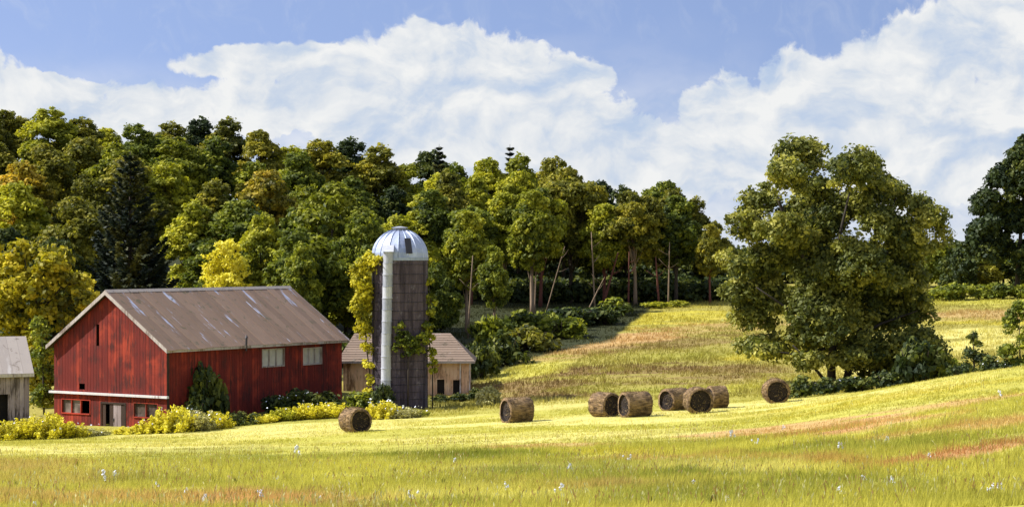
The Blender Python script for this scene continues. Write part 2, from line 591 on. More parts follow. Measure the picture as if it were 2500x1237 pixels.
# ------------------------------------------------------------------ terrain
UC = [-1500, 0, 500, 868, 1250, 1550, 1750, 1900, 2200, 2400, 2500, 4000]
TAB = [
    (-60, [14] * 12),
    (0, [12.3] * 12),
    (30, [9.4] * 9 + [9.6, 9.7, 10.0]),
    (60, [6.5, 6.5, 6.5, 6.5, 6.5, 6.55, 6.6, 6.65, 6.8, 7.0, 7.1, 8.0]),
    (100, [3.2, 3.4, 3.5, 3.6, 3.8, 4.0, 4.1, 4.3, 5.2, 5.8, 6.1, 7.5]),
    (140, [0.7, 0.8, 0.9, 1.35, 1.95, 2.4, 2.7, 3.1, 4.85, 5.8, 6.25, 8.5]),
    (150, [0.0, 0.1, 0.35, 0.85, 1.57, 2.1, 2.35, 2.6, 4.45, 5.45, 5.95, 8.2]),
    (160, [-0.6, -0.5, 0.0, 0.7, 1.4, 1.9, 2.1, 2.25, 3.5, 4.5, 5.0, 7.8]),
    (170, [-0.9, -0.85, -0.2, 0.7, 1.35, 1.8, 2.0, 2.1, 2.6, 3.6, 4.3, 7.4]),
    (185, [-0.2, -0.2, 0.5, 0.9, 1.4, 1.9, 2.1, 2.0, 2.0, 2.9, 3.8, 7]),
    (200, [1, 1, 1.2, 1.5, 2.3, 2.7, 2.7, 2.5, 2.5, 3.2, 4.1, 7]),
    (225, [3.5, 3, 3, 2.6, 3.2, 3.7, 3.8, 3.7, 3.7, 4.3, 4.8, 7.5]),
    (250, [7, 6, 6, 4.5, 4.4, 4.8, 4.9, 4.9, 4.9, 5.3, 5.6, 8]),
    (290, [12.5, 11.5, 11, 7.5, 6.3, 6.6, 6.9, 7.0, 7.0, 7.3, 7.6, 9]),
    (340, [19, 18, 17, 13, 10, 9.3, 8.8, 8.8, 9.2, 9.6, 9.8, 11]),
    (400, [26, 25, 23, 17, 13.5, 11.5, 9.6, 9.3, 9.9, 10.4, 10.8, 13]),
    (600, [28, 28, 26, 20, 15, 11.5, 9.6, 9.3, 9.5, 10, 10.5, 13]),
    (1600, [20, 20, 18, 15, 12, 10, 9, 9, 9, 9, 9, 10]),
]
_gu = np.arange(-1500, 4001, 25.0)
_gd = np.arange(-60, 1601, 2.5)
_rows = np.array([np.interp(_gu, UC, r[1]) for r in TAB])
for _k, _r in enumerate(TAB):      # a shallow hollow round the tan shed
    _dz = {170: 0.4, 185: 1.0, 200: 1.5, 225: 0.6}.get(_r[0], 0)
    _rows[_k] -= _dz * np.clip(1.15 - np.abs(_gu - 1090) / 190.0, 0, 1)
_ds = np.array([r[0] for r in TAB], float)
_G = np.stack([np.interp(_gd, _ds, _rows[:, i]) for i in range(len(_gu))], axis=1)


def _blur(A, s, axis):
    k = np.exp(-0.5 * (np.arange(-3 * s, 3 * s + 1) / s) ** 2)
    k /= k.sum()
    pad = [(0, 0), (0, 0)]
    pad[axis] = (3 * s, 3 * s)
    B = np.pad(A, pad, mode='edge')
    return np.apply_along_axis(lambda r: np.convolve(r, k, mode='valid'), axis, B)


_G = _blur(_blur(_G, 2, 0), 4, 1)


def tz(x, y):
    x = np.asarray(x, float)
    y = np.asarray(y, float)
    u = 1250 + 5000 * x / np.maximum(y, 30.0)
    fu = np.clip((u + 1500) / 25.0, 0, len(_gu) - 1.001)
    fd = np.clip((y + 60) / 2.5, 0, len(_gd) - 1.001)
    iu = fu.astype(int)
    jd = fd.astype(int)
    a = fu - iu
    b = fd - jd
    return (_G[jd, iu] * (1 - a) * (1 - b) + _G[jd, iu + 1] * a * (1 - b) + _G[jd + 1, iu] * (1 - a) * b + _G[jd + 1, iu + 1] * a * b)


_perm = np.random.default_rng(5).uniform(size=(256, 256))


def vnoise(x, y):
    ix = np.floor(x).astype(int)
    iy = np.floor(y).astype(int)
    fx = x - ix
    fy = y - iy
    fx = fx * fx * (3 - 2 * fx)
    fy = fy * fy * (3 - 2 * fy)
    g = lambda i, j: _perm[i % 256, j % 256]
    return (g(ix, iy) * (1 - fx) * (1 - fy) + g(ix + 1, iy) * fx * (1 - fy) + g(ix, iy + 1) * (1 - fx) * fy + g(ix + 1, iy + 1) * fx * fy)


def fbm(x, y, o=4):
    s = 0
    a = 0.5
    for i in range(o):
        s = s + a * vnoise(x * 2 ** i + 17 * i, y * 2 ** i + 31 * i)
        a *= 0.55
    return s / 1.02


GK = 0.66
C_STRAW = lin((238, 227, 138), GK)     # dry mown hay
C_YG = lin((214, 207, 96), GK)
C_OLIVE = lin((180, 177, 76), GK)
C_GREEN = lin((146, 153, 58), GK)
C_TAN = lin((208, 176, 116), GK)
C_PEACH = lin((218, 176, 120), GK)
C_RUST = lin((200, 150, 98), GK)
C_BROWN = lin((150, 124, 80), GK)
C_GOLD = lin((214, 200, 76), GK)
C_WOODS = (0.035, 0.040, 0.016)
# cover patches: u, v (where they show from the road), half sizes, tilt, colour, strength
PATCH = [
    (250, 1095, 420, 16, -0.02, C_STRAW, 1.0), (760, 1050, 420, 16, -0.06, C_STRAW, .9), (1250, 1052, 260, 14, 0, C_YG, 1), (900, 1078, 260, 10, 0, C_YG, .8),
    (1500, 1020, 520, 14, -0.04, C_STRAW, 1.0), (1300, 1065, 500, 12, -0.03, C_STRAW, .8), (1950, 985, 330, 16, -0.10, C_STRAW, 1.0),
    (2300, 935, 240, 16, -0.22, C_STRAW, .9), (2150, 975, 380, 14, -0.14, C_GOLD, .7),
    (520, 1105, 340, 14, 0.0, C_OLIVE, .75), (1080, 1112, 260, 20, 0, C_OLIVE, .95), (1450, 1130, 420, 22, 0.0, C_OLIVE, .9), (640, 1140, 140, 16, 0, C_OLIVE, .5),
    (150, 1170, 240, 22, 0, C_TAN, .4), (300, 1222, 460, 20, 0, C_PEACH, .6), (1150, 1110, 330, 11, 0, C_GREEN, .8), (600, 1118, 330, 10, 0, C_GREEN, .55), (1900, 1165, 420, 13, .03, C_GREEN, .8), (1250, 1150, 200, 14, 0, C_STRAW, .7), (60, 1140, 200, 18, 0, C_TAN, .6), (1500, 1190, 260, 12, 0.02, C_TAN, .7), (950, 1235, 300, 14, 0, C_GREEN, .6), (2150, 1150, 260, 14, -.05, C_YG, .8), (420, 1180, 200, 14, 0, C_OLIVE, .7), (720, 1225, 260, 22, 0, C_PEACH, .8),
    (900, 1160, 200, 26, 0, C_YG, .8), (1180, 1175, 320, 18, 0, C_OLIVE, .6), (1500, 1160, 300, 16, 0.02, C_GREEN, .6), (1250, 1215, 400, 18, 0, C_STRAW, .6),
    (1700, 1215, 380, 26, 0.0, C_GREEN, .65), (2050, 1195, 300, 18, 0.03, C_GREEN, .6), (2350, 1225, 300, 22, 0, C_OLIVE, .7), (1800, 1145, 300, 13, 0, C_STRAW, .6),
    (2000, 1040, 330, 12, -0.10, C_PEACH, .85), (2350, 985, 250, 12, -0.16, C_PEACH, .8), (2050, 1055, 260, 8, -0.10, C_RUST, .9), (2220, 1025, 260, 10, -0.12, C_PEACH, .7),
    (2380, 1040, 260, 14, -0.12, C_PEACH, .7), (2300, 1120, 200, 16, -0.15, C_RUST, .95), (2420, 1095, 130, 16, -0.25, C_RUST, .7), (1950, 1122, 220, 9, 0.05, C_RUST, .55),
    (2150, 1085, 330, 14, -0.08, C_GREEN, .6), (1650, 1085, 300, 12, -0.05, C_OLIVE, .7), (1350, 1090, 160, 8, 0, C_PEACH, .6), (1500, 1105, 160, 9, 0, C_GOLD, .6),
    (2450, 1060, 160, 14, -0.1, C_OLIVE, .6), (1650, 1120, 240, 7, 0, C_PEACH, .6),
    # the hill field beyond the bales
    (1600, 780, 260, 22, -0.05, C_GOLD, .9), (1500, 830, 300, 14, -0.12, C_TAN, .9), (1750, 800, 220, 12, -0.06, C_TAN, .8), (1450, 850, 260, 22, -0.2, C_PEACH, .65),
    (1650, 880, 330, 24, -0.08, C_OLIVE, .7), (1500, 905, 340, 20, -0.07, C_BROWN, 1), (1750, 905, 220, 22, 0, C_BROWN, .8), (1330, 950, 260, 26, 0, C_BROWN, 1), (1620, 845, 300, 12, -0.1, C_BROWN, .7), (1700, 930, 260, 14, 0, C_BROWN, .8),
    (1270, 905, 140, 20, -0.15, C_YG, .9), (1600, 950, 260, 12, 0, C_OLIVE, .8), (1850, 870, 120, 14, -0.12, C_GOLD, .8), (1900, 935, 160, 10, 0.03, C_STRAW, .5),
    (1420, 985, 160, 14, -0.05, C_STRAW, .7), (1850, 940, 200, 12, -0.1, C_YG, .7), (2060, 905, 120, 18, 0, C_STRAW, .7),
    (2400, 770, 200, 14, 0, C_TAN, .9), (2350, 830, 160, 40, 0, C_STRAW, .9), (2400, 790, 160, 6, 0, C_GOLD, .9), (2400, 735, 200, 14, 0, C_YG, .9),
]


def ground_colour(x, y, z):
    yy = np.maximum(y, 20)
    u = 1250 + 5000 * x / yy
    v = 618.5 + (14 - z) * 5000 / yy
    n1 = fbm(x / 14 + 3, y / 5 + 9)
    n2 = fbm(x / 5 + 40, y / 2.2 + 2)
    n3 = fbm(x / 2.2 + 9, y / 1.2 + 71)
    near = np.clip((176 - y) / 14, 0, 1)[:, None]
    base_n = np.array(C_YG) * (1 - n1[:, None] * 0.2) * near
    base = base_n + (np.array(C_OLIVE) * 0.68 + np.array(C_TAN) * 0.25) * (1 - near)
    col = base
    for (cu, cv, ru, rv, tilt, c, s) in PATCH:
        du = u - cu
        dv = v - cv - tilt * du
        m = 1.25 - (du / ru) ** 2 - (dv / rv) ** 2
        m = m + (n2 - 0.5) * 3.4 + (n1 - 0.5) * 2.2
        m = np.clip(m * 0.95, 0, 1)[:, None] * s
        col = col * (1 - m) + np.array(c) * m
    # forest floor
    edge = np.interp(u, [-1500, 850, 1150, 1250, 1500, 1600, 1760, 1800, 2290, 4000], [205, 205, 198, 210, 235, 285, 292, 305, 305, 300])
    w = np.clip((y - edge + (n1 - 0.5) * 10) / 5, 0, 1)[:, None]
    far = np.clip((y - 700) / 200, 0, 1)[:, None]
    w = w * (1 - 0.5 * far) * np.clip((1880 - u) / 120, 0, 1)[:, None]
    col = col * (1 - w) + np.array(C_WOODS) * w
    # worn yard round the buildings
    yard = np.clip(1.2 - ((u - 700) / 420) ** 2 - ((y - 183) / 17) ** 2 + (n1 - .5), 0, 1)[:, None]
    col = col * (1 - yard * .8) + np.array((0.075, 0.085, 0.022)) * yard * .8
    col = col * (0.86 + 0.28 * n3[:, None])
    return np.clip(col, 0, 0.8)


def build_ground():
    ys = np.concatenate([np.arange(-60, 50, 5.0), np.arange(50, 100, 0.5), np.arange(100, 200, 0.4), np.arange(200, 310, 0.8), np.arange(310, 420, 4), np.arange(420, 1601, 40)])
    s = np.linspace(-1, 1, 561)
    hx = np.sign(s) * (np.abs(s) * 70 + np.abs(s) ** 6 * 700)
    nx, ny = len(hx), len(ys)
    X = np.tile(hx, (ny, 1)) * np.interp(ys, [0, 60, 160, 300, 1600], [0.35, 0.35, 0.72, 1.15, 1.6])[:, None]
    X = np.where(np.abs(s)[None, :] > 0.93, np.sign(s)[None, :] * np.maximum(np.abs(X), (np.abs(s)[None, :] - 0.93) / 0.07 * 750), X)
    Y = np.tile(ys[:, None], (1, nx))
    x = X.ravel()
    y = Y.ravel()
    z = tz(x, y)
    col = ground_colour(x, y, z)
    z = z + (fbm(x / 9, y / 6) - 0.5) * 0.18 * np.clip((y - 20) / 60, 0, 1)
    idx = np.arange(nx * ny).reshape(ny, nx)
    f = np.stack([idx[:-1, :-1], idx[:-1, 1:], idx[1:, 1:], idx[1:, :-1]], axis=-1).reshape(-1, 4)
    m = bpy.data.meshes.new('ground')
    m.vertices.add(len(x))
    m.vertices.foreach_set('co', np.stack([x, y, z], 1).astype(np.float32).ravel())
    m.loops.add(f.size)
    m.loops.foreach_set('vertex_index', f.ravel().astype(np.int32))
    m.polygons.add(len(f))
    m.polygons.foreach_set('loop_start', np.arange(0, f.size, 4, dtype=np.int32))
    m.polygons.foreach_set('loop_total', np.full(len(f), 4, dtype=np.int32))
    m.polygons.foreach_set('use_smooth', np.ones(len(f), dtype=bool))
    m.update(calc_edges=True)
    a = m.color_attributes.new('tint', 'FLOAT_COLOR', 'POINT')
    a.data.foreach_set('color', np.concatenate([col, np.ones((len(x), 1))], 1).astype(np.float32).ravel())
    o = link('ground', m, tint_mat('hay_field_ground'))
    tag(o, 'rolling hay field of yellow, olive and rust coloured grass', None, None, 'structure')


build_ground()


def gz(x, y):
    return float(tz(np.array([x]), np.array([y]))[0])


def grass(name, label, n, ylo, yhi, ulo, uhi, h0, h1, w, seed, power=1.0, cmul=1.0):
    rng = np.random.default_rng(seed)
    y = ylo + (yhi - ylo) * rng.uniform(size=n) ** power
    u = rng.uniform(ulo, uhi, size=n)
    x = (u - 1250) * y / 5000
    patch = fbm(x / 6 + 70, y / 4 + 11)
    keep = patch + rng.uniform(-0.25, 0.25, size=n) > 0.36
    x, y, patch = x[keep], y[keep], patch[keep]
    z = tz(x, y)
    col = ground_colour(x, y, z)
    n = len(x)
    B = 3
    base = np.stack([x, y, z - 0.03], 1)[:, None, :] + rng.normal(size=(n, B, 3)) * np.array([0.10, 0.10, 0])
    h = (rng.uniform(h0, h1, size=(n, B)) * (0.35 + 1.4 * np.clip(fbm(x / 1.7 + 5, y / 1.7 + 33)[:, None] * 1.6 - 0.3, 0, 1)) * (0.6 + 0.8 * patch[:, None]))[..., None]
    ang = rng.uniform(0, 2 * math.pi, size=(n, B))
    side = np.stack([np.cos(ang), np.sin(ang) * 0.5, np.zeros_like(ang)], -1) * w * rng.uniform(0.6, 1.4, size=(n, B, 1))
    lean = rng.normal(size=(n, B, 3)) * 0.28 * h
    lean[..., 2] = 0
    tip = base + np.array([0, 0, 1.0]) * h + lean + np.array([0.10, 0, 0]) * h
    v = np.stack([base - side, base + side, tip], 2).reshape(-1, 3)
    k = rng.uniform(0.75, 1.25, size=(n, 1))
    warm = rng.uniform(size=(n, 1))
    c = col * k * cmul * (1 - 0.15 * warm * np.array([0, 0, 1.0])) + np.array([0.035, 0.03, 0.01]) * warm
    c = np.repeat(np.clip(c, 0, .8), B * 3, axis=0)
    m = poly_mesh(name, v, 3, c)
    o = link(name, m, tint_mat(name + '_blades', 0.8, 0.42, False))
    tag(o, label, None, None, 'stuff')


grass('meadow_grass', 'tall uncut grass blades in the near field', 150000, 48, 112, -300, 2850, 0.12, 0.34, 0.016, 11, 1.0, 1.35)
grass('stubble', 'short mown stubble round the hay bales', 90000, 108, 170, -200, 2700, 0.05, 0.16, 0.022, 12, 1.0, 1.3)
grass('hill_grass', 'rough grass on the far hill field', 70000, 170, 300, 1000, 2750, 0.12, 0.4, 0.04, 13, 1.0, 1.25)

def seed_heads():
    rng = np.random.default_rng(23)
    n = 11000
    y = rng.uniform(50, 128, n)
    u = rng.uniform(-300, 2850, n)
    x = (u - 1250) * y / 5000
    k = fbm(x / 5 + 12, y / 3 + 50) + rng.uniform(-.1, .1, n) > 0.54
    x, y = x[k], y[k]
    n = len(x)
    b = np.stack([x, y, tz(x, y)], 1)
    h = rng.uniform(.22, .5, (n, 1))
    lean = rng.normal(size=(n, 3)) * .12
    lean[:, 2] = 0
    tip = b + lean + np.array([0.05, 0, 1.0]) * h
    s_ = np.array([.008, 0, 0])
    hd = unit(tip - b)
    w_ = np.array([.020, 0, 0])
    stalk = np.stack([b - s_, b + s_, tip + s_ * .5, tip - s_ * .5], 1)
    head = np.stack([tip - hd * .03, tip + w_ + hd * .05, tip + hd * .14, tip - w_ + hd * .05], 1)
    pal = np.array([lin((226, 218, 130), .8), lin((206, 190, 96), .8), lin((196, 160, 104), .8), lin((236, 230, 170), .8)])
    c = pal[rng.integers(0, 4, n)]
    v = np.concatenate([stalk, head]).reshape(-1, 3)
    cc = np.repeat(np.concatenate([c * .8, c]), 4, axis=0)
    o = link('seed_heads', poly_mesh('seed_heads', v, 4, cc), tint_mat('dry_seed_heads', .85, .3, False))
    tag(o, 'pale dry seed heads standing above the near meadow', None, None, 'stuff')


seed_heads()

# ------------------------------------------------------------------ red barn
UNIT = MB().box(-.5, .5, -.5, .5, -.5, .5).mesh('board_block')
rnd = random.Random(7)


def block(name, mat, parent, x0, x1, y0, y1, z0, z1, label=None):
    o = link(name, UNIT, mat, parent, ((x0 + x1) / 2, (y0 + y1) / 2, (z0 + z1) / 2), None, (x1 - x0, y1 - y0, z1 - z0))
    if label: o['label'] = label
    return o


UNIT.materials.append(RED)


def boards(wall, mat, horiz, length, z0, topf, openings, face, w=0.33, sgn=-1, inset=0.0, name='board', gaps=()):
    """vertical boards on one wall. horiz 'x' or 'y' is the running axis, face is the coordinate of the wall plane,
    sgn the side the boards stand on, topf(t) the top of the wall at t"""
    k = int(round(length / w))
    w = length / k
    for i in range(k):
        a, b = i * w + 0.012, (i + 1) * w - 0.012
        mid = (a + b) / 2
        segs = [(z0, None)]
        for (o0, o1, oz0, oz1) in openings:
            if mid > o0 and mid < o1:
                new = []
                for (s0, s1) in segs:
                    if s1 is None:
                        new += [(s0, oz0), (oz1, None)]
                    else:
                        new.append((s0, s1))
                segs = new
        th = 0.035 + rnd.uniform(0, 0.02)
        for (s0, s1) in segs:
            if s1 is not None and s1 - s0 < 0.05:
                continue
            f0 = face + sgn * 0.004
            f1 = face + sgn * (0.004 + th)
            lo, hi = min(f0, f1), max(f0, f1)
            if s1 is None:
                ta, tb = topf(a), topf(b)
                if min(ta, tb) - s0 < 0.05:
                    continue
                if abs(ta - tb) < 1e-4:
                    if horiz == 'y':
                        block(name, mat, wall, lo, hi, a, b, s0, ta)
                    else:
                        block(name, mat, wall, a, b, lo, hi, s0, ta)
                else:
                    m = MB().prism([(a, s0), (b, s0), (b, tb), (a, ta)], 0 if horiz == 'y' else 1, lo, hi).mesh('slant_board')
                    link(name, m, mat, wall)
            else:
                zz0, zz1 = s0, s1
                if horiz == 'y':
                    block(name, mat, wall, lo, hi, a, b, zz0, zz1)
                else:
                    block(name, mat, wall, a, b, lo, hi, zz0, zz1)


def wall_mesh(horiz, length, z0, topf, openings, face, th, sgn, apex=None):
    """backing wall with real holes, built of strips"""
    mb = MB()
    xs = {0.0, length}
    for (a, b, c, d) in openings:
        xs |= {a, b}
    if apex is not None:
        xs.add(apex)
    xs = sorted(xs)
    f0, f1 = (face, face - sgn * th)
    lo, hi = min(f0, f1), max(f0, f1)
    for a, b in zip(xs[:-1], xs[1:]):
        mid = (a + b) / 2
        cuts = sorted([(c, d) for (o0, o1, c, d) in openings if o0 < mid < o1])
        z = z0
        for (c, d) in cuts:
            if c > z:
                mb.prism([(a, z), (b, z), (b, c), (a, c)], 0 if horiz == 'y' else 1, lo, hi)
            z = d
        mb.prism([(a, z), (b, z), (b, topf(b)), (a, topf(a))], 0 if horiz == 'y' else 1, lo, hi)
    return mb.mesh('wall')


def window(parent, horiz, a, b, z0, z1, face, sgn, mat_frame, panes=2, depth=0.12, name='window', pane_mat=None, label=None, skip=()):
    """frame with stiles, a bar and panes set back; horiz: running axis"""
    fr = MB()
    t = 0.09

    def bx(p0, p1, q0, q1, f_in, f_out):
        lo, hi = min(f_in, f_out), max(f_in, f_out)
        if horiz == 'y':
            fr.box(lo, hi, p0, p1, q0, q1)
        else:
            fr.box(p0, p1, lo, hi, q0, q1)
    fo = face + sgn * 0.075
    fi = face - sgn * depth
    bx(a - t, a, z0 - t, z1 + t, fi, fo)
    bx(b, b + t, z0 - t, z1 + t, fi, fo)
    bx(a, b, z1, z1 + t, fi, fo)
    bx(a, b, z0 - t, z0, fi, fo + sgn * 0.05)
    step = (b - a) / panes
    for i in range(1, panes):
        bx(a + i * step - 0.035, a + i * step + 0.035, z0, z1, fi, fo - sgn * 0.03)
    o = link(name, fr.mesh('window_frame_set'), mat_frame, parent)
    if label: o['label'] = label
    for i in range(panes):
        if i in skip:
            continue
        p0, p1 = a + i * step + (0.035 if i else 0), a + (i + 1) * step - (0.035 if i < panes - 1 else 0)
        f0, f1 = face - sgn * (depth - 0.03), face - sgn * (depth - 0.01)
        lo, hi = min(f0, f1), max(f0, f1)
        if horiz == 'y':
            block('pane', pane_mat or GLASS, o, lo, hi, p0 + .004, p1 - .004, z0 + .004, z1 - .004)
        else:
            block('pane', pane_mat or GLASS, o, p0 + .004, p1 - .004, lo, hi, z0 + .004, z1 - .004)
    return o


BARN_ROT = math.atan2(0.839, 0.545)
BL, BW = 23.1, 12.8
EAVE, RIDGE, BASE = 6.33, 10.7, -1.3


def build_barn():
    t = empty('barn', (-28.07, 166.7, 0), BARN_ROT, 'large red board barn with a brown sheet roof beside the silo', 'barn')
    gt = lambda y: EAVE + (RIDGE - EAVE) * (1 - abs(y - BW / 2) / (BW / 2)) - 0.05
    gop = [(8.58, 11.88, 0.55, 1.75), (4.62, 7.26, -1.3, 1.55), (0.99, 3.63, 0.55, 1.75), (7.59, 7.92, 6.3, 8.1), (9.24, 10.0, 2.6, 3.1)]
    gw = link('gable_wall', wall_mesh('y', BW, BASE, gt, gop, 0.0, 0.14, -1, BW / 2), DARKWOOD, t)
    boards(gw, RED, 'y', BW, BASE, gt, gop, 0.0)
    lop = [(11.9, 14.88, 4.2, 5.72), (17.52, 20.16, 4.15, 5.6)]
    lw = link('side_wall', wall_mesh('x', BL, BASE, lambda x: EAVE, lop, 0.0, 0.14, -1), DARKWOOD, t)
    # keep the inner corner clear of the gable wall
    boards(lw, RED, 'x', BL, BASE, lambda x: EAVE - 0.02, lop, 0.0, w=0.33)
    mb = MB()
    mb.box(0.16, BL, BW - 0.14, BW, BASE, EAVE)
    back = link('back_wall', mb.mesh('back_wall'), RED, t)
    mb = MB()
    mb.prism([(0.16, BASE), (BW - 0.16, BASE), (BW - 0.16, EAVE), (BW / 2, RIDGE - 0.1), (0.16, EAVE)], 0, BL - 0.14, BL - 0.002)
    link('far_gable_wall', mb.mesh('far_gable'), RED, t)
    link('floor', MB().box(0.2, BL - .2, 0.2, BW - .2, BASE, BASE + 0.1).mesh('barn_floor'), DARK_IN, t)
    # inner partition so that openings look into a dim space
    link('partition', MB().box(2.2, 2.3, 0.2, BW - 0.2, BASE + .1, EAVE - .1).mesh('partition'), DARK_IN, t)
    # corner boards
    link('corner_board', MB().box(-0.075, 0.16, -0.075, -0.055, BASE, EAVE - 0.02).mesh('cb'), DARKWOOD, t)
    # pale ledge across the gable
    block('ledge', WHITEWOOD, t, -0.32, -0.06, -0.25, BW + 0.35, 2.22, 2.40, 'pale flaking ledge across the gable')
    # windows in the gable
    window(gw, 'y', 8.62, 11.85, 0.6, 1.7, 0.0, -1, RED_TRIM, 3, pane_mat=GLASS_DIM, label='low gable window with broken dusty panes', skip=(0,))
    window(gw, 'y', 1.03, 3.6, 0.6, 1.7, 0.0, -1, RED_TRIM, 2, pane_mat=GLASS_DIM, label='low gable window near the corner')
    dr = MB()
    dr.box(-0.09, 0.1, 4.5, 4.64, BASE, 1.68)
    dr.box(-0.09, 0.1, 7.24, 7.38, BASE, 1.68)
    dr.box(-0.09, 0.1, 4.64, 7.24, 1.52, 1.68)
    door = link('door', dr.mesh('door_frame'), DARKWOOD, t)
    door['label'] = 'dark timber door in the gable'
    for i in range(6):
        w = 2.6 / 6
        if i == 4:
            continue
        block('door_plank', GREYWOOD if i in (1, 2) else DARKWOOD, door, -0.03, 0.02, 4.64 + i * w + .01, 4.64 + (i + 1) * w - .01, BASE, 1.5)
    block('handle', STEEL_DARK, door, -0.08, -0.03, 5.9, 5.96, 0.1, 0.35)
    window(lw, 'x', 11.95, 14.83, 4.25, 5.67, 0.0, -1, PALEWOOD, 3, label='wide side window next to the middle of the wall', skip=())
    window(lw, 'x', 17.57, 20.1, 4.2, 5.55, 0.0, -1, PALEWOOD, 3, label='side window near the far corner')
    # roof
    hw = BW / 2
    pitch = math.atan2(RIDGE - EAVE, hw)
    sl = hw / math.cos(pitch) + 0.60
    x0, x1 = -0.52, BL + 0.5
    rf = MB()
    ez = 0.57 * math.sin(pitch)
    ey = 0.57 * math.cos(pitch)
    prof = [(-ey, EAVE - ez), (hw, RIDGE), (BW + ey, EAVE - ez), (BW + ey, EAVE - ez + 0.16), (hw, RIDGE + 0.17), (-ey, EAVE - ez + 0.16)]
    rf.prism(prof, 0, x0, x1)
    roof = link('roof', rf.mesh('roof_deck'), DARKWOOD, t)
    npan = 26
    w = (x1 - x0) / npan
    pan = MB()
    # one sheet with a raised seam on one edge; local: x across, y down the slope, z out
    pan.box(-w / 2 + 0.006, w / 2 - 0.006, 0, sl + 0.06, 0.0, 0.022)
    pan.box(w / 2 - 0.05, w / 2 - 0.008, 0, sl + 0.06, 0.022, 0.055)
    pm = pan.mesh('roof_sheet')
    for side in (0, 1):
        for i in range(npan):
            xx = x0 + (i + 0.5) * w
            o = link('roof_sheet', pm, ROOF_BROWN, roof)
            lift = 0.178 + rnd.uniform(0, 0.03)
            o.location = (xx, hw, RIDGE + lift)
            if side == 0:
                o.rotation_euler = (pitch, 0, math.pi)
            else:
                o.rotation_euler = (-pitch, 0, 0)
            # local +y runs down the slope
            if side == 0:
                o.rotation_euler = Matrix.Rotation(math.pi, 3, 'Z').to_euler()
                mtx = Matrix.Rotation(math.pi, 3, 'Z') @ Matrix.Rotation(-pitch, 3, 'X')
            else:
                mtx = Matrix.Rotation(-pitch, 3, 'X')
            o.rotation_euler = mtx.to_euler()
            o.scale = (1, 1 + rnd.uniform(-0.006, 0.012), 1)
    rc = MB()
    rc.prism([(hw - 0.28, RIDGE + 0.06), (hw, RIDGE + 0.27), (hw + 0.28, RIDGE + 0.06), (hw, RIDGE + 0.31)], 0, x0, x1)
    link('ridge_cap', rc.mesh('ridge_cap'), ROOF_GREY, roof)
    # rake boards on both gables, pale
    for xa, xb in ((x0 - 0.05, x0 - 0.004), (x1 + 0.004, x1 + 0.05)):
        for s in (-1, 1):
            b = MB()
            e = (hw + s * (hw + ey), EAVE - ez)
            b.prism([(e[0], e[1] - 0.10), (hw, RIDGE - 0.12), (hw, RIDGE + 0.23), (e[0], e[1] + 0.22)], 0, xa, xb)
            link('rake_board', b.mesh('rake_board'), PALEWOOD, roof)
    link('fascia', MB().box(x0, x1, -ey - 0.05, -ey - 0.004, EAVE - ez - 0.06, EAVE - ez + 0.16).mesh('fascia'), PALEWOOD, roof)
    # a length of flue pipe leaning at the eave
    link('vent_pipe', MB().tube([(9.3, -0.45, EAVE - 0.6), (9.3, -0.5, EAVE + 0.55)], [0.09, 0.09], 8).tube([(9.3, -0.5, EAVE + 0.5), (9.3, -0.5, EAVE + 0.75)], [0.16, 0.03], 8).mesh('vent'), STEEL_DARK, roof)


build_barn()

